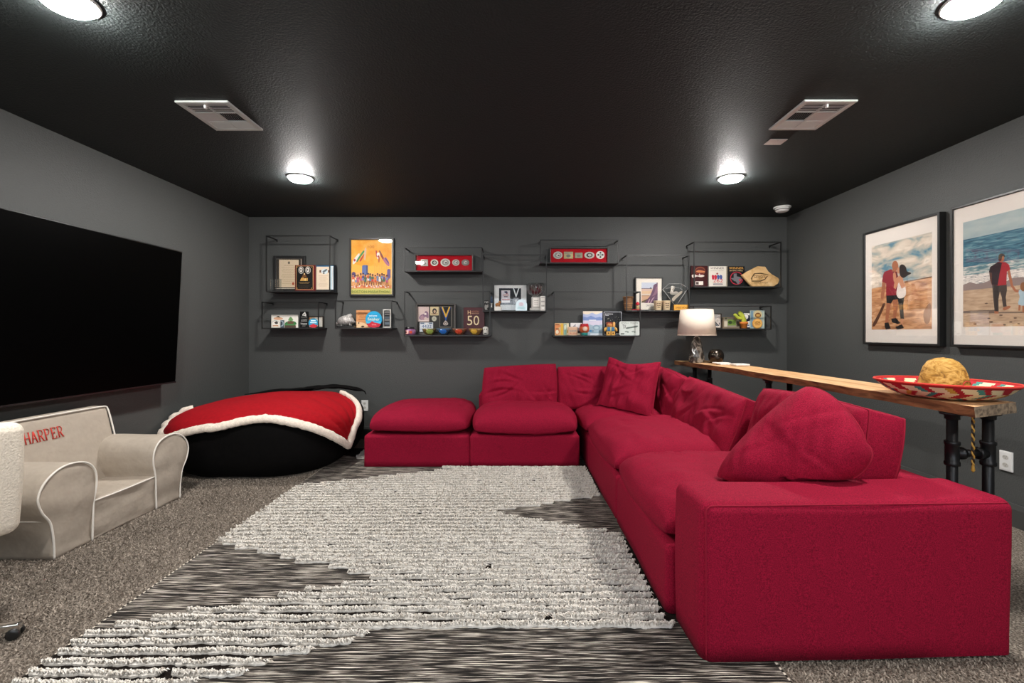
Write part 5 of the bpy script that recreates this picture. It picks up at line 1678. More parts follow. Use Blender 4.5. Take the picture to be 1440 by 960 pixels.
# --- shelf E
t, A = framed('medal_frame', 'grey framed display with a blue ribboned medal and race bib 4432', 'display case', Z4, 218, 72, 838, 4.935, 0.045, SE_, 0.017, mat('grey brown case frame'), ink('#3c3a37', 0.8))
A.rect(250, 122, 425, 355, '#d9c2bb'); A.poly([(270, 300), (300, 250), (350, 230), (370, 190), (410, 215), (415, 300), (360, 280), (330, 340)], '#8f6f86', True); A.ell(368, 236, 18, 16, '#efe2dc'); A.poly([(290, 280), (330, 260), (350, 330), (300, 320)], '#b08a96', True); A.rect(258, 330, 418, 345, '#e4d4cd')
A.rect(443, 122, 575, 258, '#d9c69a'); A.ell(510, 190, 34, 42, '#2f2a2a'); A.ell(512, 198, 17, 24, '#c9a98a'); A.rect(460, 228, 560, 240, '#8a5a4a')
A.ell(505, 310, 40, 42, '#9a988c'); A.ell(505, 310, 33, 34, '#c4c0ac'); A.poly([(488, 318), (505, 290), (520, 312), (508, 328)], '#a8a492', True)
A.rect(590, 118, 775, 445, '#8a8478'); A.rect(597, 126, 768, 436, '#0c0c10')
A.poly([(612, 124), (640, 124), (690, 250), (690, 310), (678, 310)], '#e2b23c'); A.poly([(604, 124), (618, 124), (684, 300), (676, 312)], '#1f3f86'); A.poly([(735, 124), (762, 124), (696, 310), (684, 310), (684, 255)], '#e2b23c'); A.poly([(757, 124), (768, 124), (698, 315), (690, 300)], '#1f3f86'); A.rect(678, 290, 697, 335, '#2b62b0')
A.poly([(645, 385), (660, 360), (683, 336), (706, 360), (722, 385), (708, 410), (658, 410)], '#b9a9a0', True); A.ell(683, 382, 18, 18, '#3a3634'); A.ell(683, 382, 10, 10, '#d0c4bb')
A.rect(280, 368, 488, 515, '#d9dde2'); A.rect(290, 372, 350, 390, '#5f6f86'); A.rect(425, 372, 478, 390, '#5f6f86'); A.poly([(370, 400), (388, 370), (408, 400)], '#f0ece6'); A.text('4432', 312, 405, 462, 452, '#2b4f8a'); A.rect(284, 470, 482, 480, '#9fb4cc')
A.done('contents', t)
t, A = slab('plaque_fifty', 'maroon square plaque with a big cream 50, behind the yellow bowl', 'plaque', Z4, 962, 136, 1288, 4.93, 0.018, SE_, '#42080f', rough=0.35)
A.text('50', 1020, 262, 1206, 412, '#e3cfa6'); A.text('H', 1028, 182, 1074, 242, '#dcb689'); A.text('HOUSTON', 1086, 186, 1200, 206, '#b8795a'); A.text('MARATHON', 1082, 218, 1202, 236, '#c99a72')
A.done('lettering', t)
def bowl(cx, w, col, inner, rim, label, logo):
    c = zmap(*Z4, 4.85)(cx, 500); k = 4.85 / FPX / Z4[0]
    R = w * k / 2
    c = np.array([c[0], 4.85, SE_])
    t = thing('glazed_bowl', label, 'bowl', c, 'colourful glass bowls on the wide left shelf')
    h = 0.066
    prof = [(R * 0.42, 0.0), (R * 0.46, 0.004), (R * 0.68, h * 0.28), (R * 0.88, h * 0.62), (R, h), (R * 0.95, h), (R * 0.82, h * 0.62), (R * 0.6, h * 0.3), (0.001, h * 0.18)]
    b = build('body', lathe(prof, c, 36, cap=False), mat('glaze ' + col, col, 0.18, 0.15, coat=0.6), t)
    build('rim', tube([c + np.array([R * 0.98 * math.cos(a), R * 0.98 * math.sin(a), h]) for a in np.linspace(0, 2 * PI, 36, endpoint=False)], 0.0022, 6, True), mat('rim ' + rim, rim, 0.3, 0.2), b)
    # coloured glaze patch on the front, following the wall of the bowl
    n = 12; V = []; F = []
    for j in range(6):
        zz = h * (0.22 + 0.66 * j / 5)
        rr = np.interp(zz, [0.004, h * 0.28, h * 0.62, h], [R * 0.46, R * 0.68, R * 0.88, R]) + 0.0012
        for i in range(n + 1):
            a = -PI / 2 + logo + (i / n - 0.5) * (1.35 - 0.25 * abs(j - 2.5))
            V.append((c[0] + rr * math.cos(a), c[1] + rr * math.sin(a), SE_ + zz))
    for j in range(5):
        for i in range(n):
            q = j * (n + 1) + i
            F.append((q, q + 1, q + n + 2, q + n + 1))
    build('glaze_patch', (V, F), mat('patch ' + inner, inner, 0.25, coat=0.4), b)
bowl(428, 225, '#6b5a34', '#a2c060', '#8f8a4a', 'green fronted bowl, first from the left on the wide left shelf', 0.25)
bowl(655, 225, '#3a4a60', '#2a78d0', '#7fb0d8', 'blue bowl, second from the left on the wide left shelf', 0.0)
bowl(898, 225, '#6a4636', '#cc5236', '#c98a68', 'orange red bowl, third from the left on the wide left shelf', 0.0)
bowl(1150, 215, '#85683a', '#e2bb4a', '#e0bf62', 'yellow bowl, fourth from the left in front of the maroon plaque', -0.25)
c = zmap(*Z4, 4.85)(128, 500); c = np.array([c[0], 4.85, SE_])
t = thing('candle_jar', 'round pink and purple jar with a dark lid, left of the bowls', 'jar', c)
b = build('jar_body', lathe([(0.045, 0.0), (0.058, 0.008), (0.064, 0.03), (0.062, 0.052), (0.052, 0.064)], c, 36), mat('pink purple jar', '#8f5f86', 0.25, coat=0.5, mott=(16, 0.45)), t)
A = Art(lambda x, y: (c[0] + 0.0655 * math.sin(x), c[1] - 0.0655 * math.cos(x), SE_ + y), FRONT, 0.0002)
A.poly([(-0.9 + 0.1 * i, 0.014 - 0.003 * math.sin(i / 9 * PI)) for i in range(10)] + [(0.0 - 0.1 * i, 0.045 + 0.004 * math.sin(i / 9 * PI)) for i in range(10)], '#e8b0a8'); A.poly([(0.15 + 0.08 * i, 0.018) for i in range(6)] + [(0.55 - 0.08 * i, 0.045) for i in range(6)], '#c0482f')
A.text('R', -0.62, 0.018, -0.25, 0.042, '#1d1518')
o = A.done('label', b)
build('lid', lathe([(0.053, 0.062), (0.056, 0.066), (0.056, 0.080), (0.05, 0.084)], c, 36), mat('dark jar lid', (0.012, 0.011, 0.012), 0.3), t)
c = zmap(*Z4, 4.85)(1305, 500); c = np.array([c[0], 4.85, SE_])
t = thing('skull_figure', 'small white skull-like figurine at the right end of the wide left shelf', 'figurine', c)
V, F = lathe([(0.020, 0.0), (0.030, 0.010), (0.031, 0.028), (0.028, 0.045), (0.032, 0.060), (0.029, 0.078), (0.014, 0.090), (0.001, 0.092)], c, 24)
b = build('body', (V, F), mat('bone white', '#cfccc4', 0.5), t)
for dx in (-0.011, 0.011):
    build('eye_socket', lathe([(0.007, 0), (0.006, 0.002)], c + np.array([dx, -0.029, 0.062]), 12, axis=(0, -1, 0)), M_blackwood, b)
build('mouth', rbox(c[0] - 0.012, c[0] + 0.012, c[1] - 0.0325, c[1] - 0.028, SE_ + 0.014, SE_ + 0.024, 0.002, 1), M_blackwood, b)

# --- shelf F
t, A = slab('small_plaque', 'small black plaque with white script at the left end of the medal frame shelf', 'plaque', Z5, 85, 465, 180, 4.90, 0.01, SF_, '#1a1a1a')
A.text('run', 95, 480, 168, 520, '#cfcdc8'); A.poly([(95, 570), (110, 548), (140, 560), (165, 540), (168, 600), (140, 620), (150, 650), (110, 655), (95, 620)], '#8f8d88', True)
A.done('lettering', t)
c = zmap(*Z5, 4.92)(235, 600); c = np.array([c[0], 4.92, SF_])
t = thing('dark_figurine', 'slim dark blue trophy figurine beside the white matted medal frame', 'figurine', c)
build('base', rbox(c[0] - 0.022, c[0] + 0.022, c[1] - 0.02, c[1] + 0.02, SF_, SF_ + 0.03, 0.003, 1), ink('#22262b'), t, smooth=False)
build('column', lathe([(0.012, 0.03), (0.008, 0.05), (0.008, 0.075), (0.014, 0.085)], c, 16), M_silver, t)
build('figure', lathe([(0.010, 0.084), (0.016, 0.10), (0.014, 0.125), (0.008, 0.135), (0.011, 0.147), (0.006, 0.158), (0.001, 0.16)], c, 16), ink('#2a3f5a', 0.4), t)
t, A = framed('medal_frame', 'black frame with wide white mat, bib and white ribboned medal', 'display case', Z5, 270, 128, 960, 4.955, 0.03, SF_, 0.010, M_blackwood, ink('#dfe1df', 0.8))
A.rect(385, 218, 832, 556, '#151c24'); A.rect(432, 262, 608, 512, '#d9d6dc'); A.poly([(490, 285), (545, 278), (560, 310), (525, 318), (500, 305)], '#3a3f5a', True); A.rect(525, 318, 560, 335, '#8a4a5a'); A.rect(468, 350, 580, 366, '#c98a7a'); A.rect(485, 378, 560, 398, '#5a4a5a'); A.rect(440, 432, 602, 462, '#a85a52'); A.rect(440, 470, 600, 500, '#f0efee')
A.poly([(668, 220), (690, 220), (732, 345), (775, 220), (797, 220), (738, 395), (722, 395)], '#e4ecee'); A.rect(680, 410, 775, 525, '#8f9298'); A.rect(692, 424, 762, 512, '#6a6d74'); A.ell(728, 470, 22, 26, '#b4b6b8')
A.done('contents', t)
c = zmap(*Z5, 4.885)(362, 600); c = np.array([c[0], 4.885, SF_])
t = thing('animal_figurine', 'tiny tan animal figurine on a white block before the white mat', 'figurine', c)
build('block', rbox(c[0] - 0.037, c[0] + 0.037, c[1] - 0.02, c[1] + 0.02, SF_, SF_ + 0.045, 0.003, 1), ink('#ece8e0'), t, smooth=False)
V, F = tube([(c[0] - 0.026, c[1], SF_ + 0.066), (c[0], c[1], SF_ + 0.072), (c[0] + 0.022, c[1], SF_ + 0.070)], [0.011, 0.015, 0.013], 12)
b = build('body', (V, F), mat('tan toy', '#a8723f', 0.6, mott=(80, 0.5)), t)
build('head', lathe([(0.004, -0.014), (0.012, -0.006), (0.014, 0.004), (0.008, 0.014), (0.001, 0.016)], (c[0] + 0.020, c[1] - 0.004, SF_ + 0.092), 14), mat('tan toy'), t)
for dx in (-0.02, -0.008, 0.008, 0.02):
    build('leg', tube([(c[0] + dx, c[1], SF_ + 0.045), (c[0] + dx, c[1], SF_ + 0.066)], 0.005, 8), mat('tan toy'), t)
a, b, zt = spot(Z5, 722, 445, 952, 4.87)
t = thing('acrylic_award', 'frosted pale blue dome shaped acrylic award before the white matted frame', 'award', ((a + b) / 2, 4.88, SF_))
W_ = (b - a) / 2; H_ = zt - SF_
ol = [(-W_, 0), (W_, 0)] + [(W_ * math.cos(w), H_ - W_ * 0.95 + W_ * 0.95 * math.sin(w)) for w in np.linspace(0, PI, 24)]
build('dome', prism(ol, ((a + b) / 2, 4.89, SF_), (1, 0, 0), (0, 0, 1), (0, -1, 0), 0.018), mat('frosted pale acrylic', '#cfe3ea', 0.15, coat=0.5), t, smooth=False)
A = Art(zmap(*Z5, 4.872), FRONT); A.ell(835, 540, 50, 38, '#e6d6e0'); A.rect(760, 600, 915, 640, '#bfe0e6'); A.rect(780, 575, 890, 582, '#9fb8c4'); A.done('print', t)
c = zmap(*Z5, 4.885)(1135, 600); c = np.array([c[0], 4.885, SF_])
t = thing('trophy', 'cut glass bowl trophy on a pale stepped base at the right of its shelf', 'trophy', c)
M_tb = mat('pale grey trophy base', '#b9b6b0', 0.35)
b = build('plinth', rbox(c[0] - 0.068, c[0] + 0.062, c[1] - 0.05, c[1] + 0.05, SF_, SF_ + 0.03, 0.006, 2), M_tb, t)
V, F = rbox(c[0] - 0.05, c[0] + 0.045, c[1] - 0.04, c[1] + 0.04, SF_ + 0.028, SF_ + 0.148, 0.008, 2)
b = build('pedestal', (V, F), M_tb, t)
A = Art(lambda x, y: (c[0] + x, c[1] - 0.0405, SF_ + y), FRONT, 0.0003); A.rect(-0.034, 0.045, 0.034, 0.135, '#e6e3dc'); A.rect(-0.024, 0.105, 0.024, 0.110, '#9a978f'); A.rect(-0.022, 0.085, 0.02, 0.089, '#9a978f'); A.rect(-0.024, 0.068, 0.022, 0.072, '#9a978f'); A.done('name_plate', b)
gp = [(0.03, 0.146), (0.055, 0.16), (0.082, 0.19), (0.10, 0.235), (0.107, 0.29), (0.102, 0.29), (0.095, 0.237), (0.077, 0.195), (0.05, 0.167), (0.001, 0.16)]
build('glass_bowl', lathe(gp, c, 40, cap=False), pane_mat('cut glass', (0.92, 0.93, 0.93), 0.12, 0.95), t)
g = Geo()
for i in range(16):
    w = 2 * PI * i / 16
    P = [c + np.array([r * 1.012 * math.cos(w + dz), r * 1.012 * math.sin(w + dz), z]) for r, z, dz in ((0.06, 0.166, 0), (0.083, 0.19, 0.12), (0.101, 0.235, 0.25), (0.106, 0.27, 0.33))]
    g.add(tube(P, 0.002, 5))
build('cut_facets', g, mat('cut glass edge', (0.35, 0.35, 0.35), 0.15, 0.6), t, kind='stuff')
t, A = slab('small_plaque', 'small white plaque with grey lines right of the glass trophy', 'plaque', Z5, 1222, 375, 1325, 4.818, 0.012, SF_, '#dedbd4')
for y in (405, 475, 490, 560, 575):
    A.rect(1238, y, 1308, y + 8, '#5a5854')
A.rect(1255, 600, 1300, 635, '#f4f2ee')
A.done('lettering', t)

# --- shelf H
t, A = slab('colour_card', 'orange and yellow striped card at the left end of the wide right shelf', 'card', Z6, 58, 268, 192, 4.88, 0.02, SH_, '#d9b98a')
A.poly([(62, 290), (130, 285), (150, 320), (110, 345), (140, 390), (120, 440), (66, 445)], '#e0905a', True); A.rect(150, 275, 186, 450, '#e6b83f'); A.rect(70, 350, 120, 362, '#5a3a24'); A.ell(95, 405, 24, 30, '#efe0c4'); A.rect(66, 288, 128, 300, '#7a4a2c')
A.done('print', t)
t, A = slab('colour_card', 'teal and cream striped card second from left on the wide right shelf', 'card', Z6, 194, 268, 278, 4.90, 0.02, SH_, '#cfc9a0')
A.rect(200, 285, 238, 450, '#8fc0b4'); A.rect(245, 275, 272, 450, '#e4dcc0'); A.poly([(205, 310), (235, 300), (230, 360), (208, 370)], '#dfe8d8', True); A.rect(248, 380, 270, 420, '#c9b23f')
A.done('print', t)
t, A = slab('white_card', 'white card with a small drawing behind the peach block', 'card', Z6, 302, 265, 482, 4.93, 0.012, SH_, '#e8e6e6')
A.poly([(340, 320), (360, 300), (385, 285), (380, 315), (395, 330), (360, 335)], '#9a9aa4', True); A.rect(330, 350, 440, 356, '#c9c6cc')
A.done('print', t)
t, A = slab('peach_block', 'peach lettered wooden block between the white card and red figure', 'block', Z6, 268, 325, 412, 4.87, 0.04, SH_, '#dcb495')
A.text('SUNSET', 290, 378, 392, 402, '#3f7f96'); A.text('RUN', 290, 415, 395, 442, '#c96a4a'); A.rect(275, 335, 400, 342, '#e9cdb4')
A.done('lettering', t)
t, A = slab('low_block', 'low cream and brown block right of the peach block', 'block', Z6, 414, 385, 455, 4.88, 0.03, SH_, '#3c2a22')
A.rect(414, 425, 455, 455, '#d9c7ab'); A.done('print', t)
c = zmap(*Z6, 4.85)(518, 400); c = np.array([c[0], 4.85, SH_])
t = thing('round_figurine', 'round orange red figurine with a teal base on the wide right shelf', 'figurine', c)
build('base', lathe([(0.034, 0.0), (0.036, 0.006), (0.038, 0.024), (0.036, 0.030)], c, 28), ink('#2a7f78', 0.35), t)
build('body', lathe([(0.036, 0.028), (0.048, 0.045), (0.0535, 0.070), (0.050, 0.095)], c, 28), ink('#c9603a', 0.3), t)
build('cap', lathe([(0.0505, 0.092), (0.046, 0.108), (0.042, 0.120), (0.044, 0.124), (0.001, 0.124)], c, 28), ink('#b3202a', 0.3), t)
build('face_patch', lathe([(0.026, 0), (0.022, 0.003), (0.001, 0.004)], c + np.array([0, -0.0505, 0.070]), 20, axis=(0, -1, 0)), ink('#dfc2ae', 0.4), t)
t, A = slab('picture_board', 'pale blue mountain landscape board behind the orange round figure', 'picture', Z6, 498, 82, 800, 4.94, 0.015, SH_, '#c9d2e6')
A.rect(498, 82, 800, 130, '#efe2cf'); A.poly([(498, 120), (560, 140), (640, 105), (700, 135), (800, 100), (800, 200), (498, 200)], '#b3bfe0'); A.poly([(498, 165), (560, 180), (620, 150), (690, 185), (760, 170), (800, 190), (800, 225), (498, 225)], '#7f96cc'); A.rect(590, 215, 700, 228, '#efeef4')
A.poly([(498, 230), (600, 240), (800, 225), (800, 300), (498, 300)], '#d9d3e6'); A.poly([(498, 300), (580, 280), (660, 310), (800, 290), (800, 470), (498, 470)], '#a9c0cf'); A.ell(705, 335, 60, 40, '#8faabd'); A.ell(705, 340, 35, 22, '#b9cfd9'); A.rect(610, 415, 800, 425, '#8fb0c4'); A.rect(610, 425, 800, 466, '#dfe6ee'); A.poly([(590, 385), (625, 375), (635, 400), (600, 405)], '#4f8fc4', True)
A.rect(640, 375, 660, 410, '#7f98ac'); A.rect(740, 370, 765, 410, '#7f98ac'); A.ell(560, 330, 26, 16, '#e6c9d4')
A.done('print', t)
t, A = slab('dark_book', 'dark framed star chart cover with a white border, right of the landscape board', 'book', Z6, 805, 78, 1108, 4.93, 0.02, SH_, '#14161c')
for (x0, y0, x1, y1) in ((820, 90, 1100, 98), (820, 440, 1100, 448), (820, 90, 828, 448), (1092, 90, 1100, 448)):
    A.rect(x0, y0, x1, y1, '#c9ccd2')
A.text('BRICKS', 845, 118, 935, 138, '#f0f0f2'); A.text('II', 942, 120, 960, 136, '#f0f0f2'); A.rect(845, 146, 900, 152, '#c9ccd2')
g = random.Random(9)
for i in range(26):
    A.ell(g.uniform(850, 1080), g.uniform(165, 300), g.uniform(3, 7), g.uniform(3, 8), g.choice(['#77796a', '#a3a08a', '#5a5f6a']), 8)
A.rect(1010, 425, 1055, 436, '#e6e6e8')
A.done('print', t)
c = zmap(*Z6, 4.85)(925, 400); c = np.array([c[0], 4.85, SH_])
t = thing('toy_figure', 'small blocky yellow toy figure in a blue vest before the dark cover', 'toy', c)
YEL = ink('#dba552', 0.35)
for s in (-1, 1):
    l = build('leg', rbox(c[0] + s * 0.024 - 0.021, c[0] + s * 0.024 + 0.021, c[1] - 0.02, c[1] + 0.02, SH_, SH_ + 0.042, 0.004, 2), YEL, t)
    build('knee', lathe([(0.008, 0), (0.008, 0.0015)], c + np.array([s * 0.024, -0.0205, 0.024]), 12, axis=(0, -1, 0)), ink('#5a3d1e'), l)
    build('arm', tube([c + np.array([s * 0.046, 0, 0.080]), c + np.array([s * 0.060, -0.004, 0.066]), c + np.array([s * 0.062, -0.014, 0.046])], [0.012, 0.012, 0.010], 10), YEL, t)
    build('vest_panel', rbox(c[0] + s * 0.022 - 0.015, c[0] + s * 0.022 + 0.015, c[1] - 0.026, c[1] - 0.018, SH_ + 0.046, SH_ + 0.088, 0.002, 1), ink('#3f6f96', 0.4), t)
build('torso', rbox(c[0] - 0.042, c[0] + 0.042, c[1] - 0.019, c[1] + 0.019, SH_ + 0.042, SH_ + 0.090, 0.005, 2), ink('#c9c08a', 0.4), t)
build('head', lathe([(0.024, 0.090), (0.030, 0.095), (0.030, 0.122), (0.024, 0.127)], c + np.array([-0.012, 0, 0]), 20), ink('#c98a52', 0.35), t)
V, F = rbox(c[0] - 0.046, c[0] + 0.022, c[1] - 0.014, c[1] + 0.034, SH_ + 0.108, SH_ + 0.142, 0.014, 3)
build('hair', (V, F), ink('#8a3a24', 0.4), t)
build('backpack', rbox(c[0] + 0.022, c[0] + 0.052, c[1] - 0.006, c[1] + 0.03, SH_ + 0.085, SH_ + 0.142, 0.012, 3), ink('#e0a860', 0.4), t)
# licence plate with rounded corners
a, b, zt = spot(Z6, 1062, 240, 1378, 4.86)
t = thing('licence_plate', 'white licence plate with black lettering at the right end of its shelf', 'plate', ((a + b) / 2, 4.862, SH_))
W_, H_, R_ = (b - a), zt - SH_, 0.016
ol = []
for cx, cy, w0 in ((W_ - R_, R_, -PI / 2), (W_ - R_, H_ - R_, 0), (R_, H_ - R_, PI / 2), (R_, R_, PI)):
    ol += [(cx + R_ * math.cos(w0 + q * PI / 12), cy + R_ * math.sin(w0 + q * PI / 12)) for q in range(7)]
build('plate', prism(ol, (a, 4.863, SH_), (1, 0, 0), (0, 0, 1), (0, -1, 0), 0.003), mat('plate enamel', '#cfd6d0', 0.35), t, smooth=False)
A = Art(zmap(*Z6, 4.8598), FRONT)
A.text('SMALL TEXAS', 1090, 255, 1350, 275, '#77807a'); A.text('TX', 1112, 292, 1168, 352, '#222a26'); A.poly([(1172, 335), (1240, 325), (1345, 305), (1340, 330), (1250, 345), (1172, 358)], '#6a756e', True)
for (x, y) in ((1180, 405), (1285, 405)):
    A.poly([(x - 34, y - 8), (x, y - 18), (x + 36, y + 2), (x + 10, y + 16), (x + 2, y + 2), (x - 20, y + 6)], '#8f9a92', True)
A.rect(1085, 425, 1140, 442, '#4a524c')
A.done('lettering', t)

# --- shelf I
c = zmap(*Z7, 4.88)(190, 600); c = np.array([c[0], 4.90, SI_])
t = thing('woven_pot', 'small brown banded pot at the left end of the canyon print shelf', 'pot', c)
V, F = lathe([(0.034, 0.0), (0.038, 0.01), (0.045, 0.06), (0.049, 0.11), (0.053, 0.138), (0.055, 0.150), (0.050, 0.150), (0.046, 0.12), (0.001, 0.11)], c, 28, cap=False)
build('body', (V, F), mat('brown pot', '#7d5a3c', 0.7, mott=(22, 0.4), stretch=(1, 1, 3)), t)
for z, r in ((0.03, 0.0415), (0.075, 0.0468), (0.145, 0.0555)):
    build('band', tube([c + np.array([r * math.cos(w), r * math.sin(w), z]) for w in np.linspace(0, 2 * PI, 28, endpoint=False)], 0.003, 6, True), ink('#b08656', 0.6), t)
c = zmap(*Z7, 4.86)(365, 600); c = np.array([c[0], 4.86, SI_])
t = thing('red_figurine', 'small red capped figurine on a red foot before the canyon print', 'figurine', c)
build('foot', rbox(c[0] - 0.06, c[0] + 0.035, c[1] - 0.02, c[1] + 0.02, SI_, SI_ + 0.012, 0.005, 2), ink('#c01f35', 0.4), t)
build('body', lathe([(0.016, 0.010), (0.019, 0.022), (0.016, 0.04), (0.012, 0.05)], c, 18), ink('#b59a6a', 0.5), t)
build('head', lathe([(0.008, 0.048), (0.014, 0.056), (0.012, 0.066)], c, 18), ink('#c99a78', 0.5), t)
build('cap', lathe([(0.020, 0.058), (0.020, 0.066), (0.016, 0.080), (0.006, 0.090), (0.001, 0.092)], c, 18), ink('#c8283a', 0.4), t)
t, A = framed('canyon_print', 'framed canyon illustration with a white mat on the right tall shelf', 'picture', Z7, 320, 130, 858, 4.955, 0.025, SI_, 0.012, M_blackwood, ink('#e9e2d6', 0.8))
A.rect(440, 235, 752, 630, '#d4c3b4'); A.rect(440, 235, 752, 345, '#c3c9d6'); A.rect(440, 345, 640, 356, '#55506a'); A.ell(618, 340, 14, 12, '#55506a'); A.rect(440, 356, 660, 400, '#d0b3a2'); A.rect(440, 400, 640, 450, '#d8b694'); A.rect(440, 480, 600, 500, '#b08f76'); A.poly([(440, 500), (600, 500), (560, 560), (440, 600)], '#c9a284')
A.poly([(752, 240), (735, 232), (725, 262), (705, 258), (670, 290), (655, 370), (630, 430), (600, 500), (540, 570), (460, 620), (540, 630), (752, 630)], '#6a4a62'); A.poly([(752, 300), (720, 320), (690, 420), (640, 500), (700, 480), (752, 420)], '#8a6478'); A.poly([(440, 600), (540, 575), (580, 540), (500, 610), (440, 628)], '#6b5f45'); A.poly([(555, 630), (590, 560), (605, 550), (575, 630)], '#c9a3a8'); A.poly([(600, 630), (650, 540), (700, 500), (660, 560), (620, 630)], '#b593a0'); A.poly([(640, 630), (700, 560), (752, 560), (752, 630)], '#453248')
A.text('CANYON', 530, 658, 662, 694, '#4a4450')
A.done('print', t)
def cup(cx, label):
    c = zmap(*Z7, 4.86)(cx, 600); c = np.array([c[0], 4.86, SI_])
    t = thing('paper_cup', label, 'cup', c, 'beige lettered cups on the right tall shelf')
    V, F = lathe([(0.034, 0.0), (0.036, 0.002), (0.043, 0.096), (0.0455, 0.098), (0.0455, 0.102), (0.041, 0.102), (0.034, 0.006), (0.001, 0.006)], c, 32, cap=False)
    b = build('body', (V, F), mat('kraft beige', '#e2cda8', 0.7), t)
    A = Art(lambda x, y: (c[0] + (0.0355 + y * 0.073) * math.sin(x), c[1] - (0.0355 + y * 0.073) * math.cos(x), SI_ + y), FRONT, 0.0006)
    for k, (z, w) in enumerate(((0.066, 0.55), (0.046, 0.5), (0.026, 0.38))):
        for j in range(4):
            x = -w + j * w / 2
            A.poly([(x, z), (x + w * 0.38, z), (x + w * 0.38, z + 0.009), (x, z + 0.009)], '#5a4632')
    A.done('lettering', b)
cup(755, 'left beige cup in front of the canyon print')
cup(918, 'right beige cup beside the diamond glass award')
c0 = zmap(*Z7, 4.905)
a, b, zt = spot(Z7, 845, 262, 1332, 4.905)
t = thing('glass_award', 'large diamond shaped clear glass award on the right tall shelf', 'award', ((a + b) / 2, 4.905, SI_))
f = lambda x, y: (c0(x, y)[0], c0(x, y)[2])
dia = [f(*p) for p in ((965, 262), (1200, 262), (1332, 345), (1095, 690), (1085, 690), (845, 365))]
build('diamond', prism([(p[0], p[1]) for p in dia], (0, 4.915, 0), (1, 0, 0), (0, 0, 1), (0, -1, 0), 0.02), pane_mat('crystal', (0.93, 0.94, 0.94), 0.14, 0.9), t, smooth=False)
g = Geo()
pp = [np.array([p[0], 4.893, p[1]]) for p in dia]
for i in range(len(pp)):
    g.add(tube([pp[i], pp[(i + 1) % len(pp)]], 0.0028, 6))
q = [np.array([f(*p)[0], 4.893, f(*p)[1]]) for p in ((900, 350), (1060, 330), (1180, 345), (1270, 420))]
for i in range(3):
    g.add(tube([q[i], q[i + 1]], 0.0018, 6))
build('bevel_edges', g, mat('bright glass edge', (0.55, 0.55, 0.54), 0.2, 0.5), t)
A = Art(zmap(*Z7, 4.8935), FRONT); A.poly([(1015, 310), (1060, 300), (1090, 320), (1070, 370), (1060, 410), (1110, 400), (1150, 430), (1090, 470), (1000, 460), (990, 400), (1020, 360)], '#8a847a', True); A.poly([(1010, 312), (1050, 304), (1060, 340), (1030, 360), (1045, 410), (1015, 405)], '#c9c4ba', True); A.rect(945, 428, 1180, 434, '#b9b4aa'); A.poly([(1030, 540), (1200, 400), (1225, 430), (1090, 560), (1060, 600)], '#9a9284', True); A.done('etched_figure', t)
zz = f(1090, 640)[1]; xx = f(1090, 640)[0]
build('stand', Geo().add(prism([(-0.05, 0), (0.05, 0), (0.012, zz - SI_ + 0.01), (-0.012, zz - SI_ + 0.01)], (xx, 4.93, SI_), (1, 0, 0), (0, 0, 1), (0, -1, 0), 0.05)), pane_mat('crystal'), t, smooth=False)
t, A = slab('desk_sign', 'small yellow wooden block sign at the right end of the tall shelf', 'sign', Z7, 1072, 662, 1345, 4.85, 0.03, SI_, mat('yellow wood', '#d99a35', 0.6, mott=(40, 0.12)))
A.text('SWEET HOME', 1098, 700, 1330, 738, '#4a3018')
A.done('lettering', t)

# --- shelf J
t, A = slab('box_game', 'dark maroon boxed board with white script at the left of the winner shelf', 'box', Z8, 62, 78, 275, 4.925, 0.03, SJ_, '#35090d', rough=0.4)
A.ell(180, 145, 66, 55, '#7a3f26'); A.ell(180, 148, 58, 45, '#4f1a14'); A.poly([(125, 150), (165, 135), (240, 150), (225, 165), (150, 165)], '#b9724a', True); A.ell(170, 195, 50, 22, '#5c0f16'); A.star(170, 190, 13, '#e6ded4')
A.poly([(70, 205), (100, 188), (150, 205), (200, 195), (235, 210), (190, 225), (140, 215), (90, 235)], '#d9cfc4', True); A.rect(118, 278, 218, 326, '#d9cfc4'); A.rect(125, 285, 160, 320, '#4a3a38')
A.done('print', t)
t, A = slab('winner_board', 'cream WINNER award board with red 262 print', 'award board', Z8, 292, 84, 515, 4.925, 0.025, SJ_, '#cfc8bc', group='winner boards')
A.text('WINNER', 308, 97, 486, 122, '#3a3a40'); A.text('AUSTIN', 312, 134, 390, 146, '#9a8f86'); A.text('TEXAS', 402, 134, 478, 146, '#9a8f86'); A.star(398, 180, 20, '#8a2430')
for k, (x, c) in enumerate(((328, '#b3263a'), (362, '#b3263a'), (396, '#3a4f8a'), (430, '#3a4f8a'))):
    A.poly([(x, 205), (x + 14, 195), (x + 32, 210), (x + 28, 250), (x + 8, 255), (x + 2, 235)], c, True)
A.text('262', 346, 246, 470, 292, '#b3263a'); A.rect(348, 306, 466, 325, '#77707a'); A.rect(360, 312, 455, 318, '#b9b0a8')
A.done('lettering', t)
t, A = slab('winner_board', 'black WINNER award board with a grey Texas map in a red ring', 'award board', Z8, 530, 84, 752, 4.925, 0.025, SJ_, '#0d0c0e', group='winner boards')
build('page_edge', rbox(*[q for q in (spot(Z8, 520, 84, 530, 4.935)[0], spot(Z8, 520, 84, 530, 4.935)[1])], 4.928, 4.95, SJ_, spot(Z8, 520, 84, 530, 4.935)[2], 0.001, 1), ink('#b9ad98'), t, smooth=False)
A.text('WINNER', 552, 96, 735, 122, '#d9a24a'); A.text('EASTERN', 558, 134, 645, 148, '#cfb98a'); A.text('TRAIL', 655, 134, 730, 148, '#cfb98a')
A.ell(648, 238, 84, 84, '#a8283a', 36); A.ell(648, 238, 74, 74, '#0d0c0e', 36)
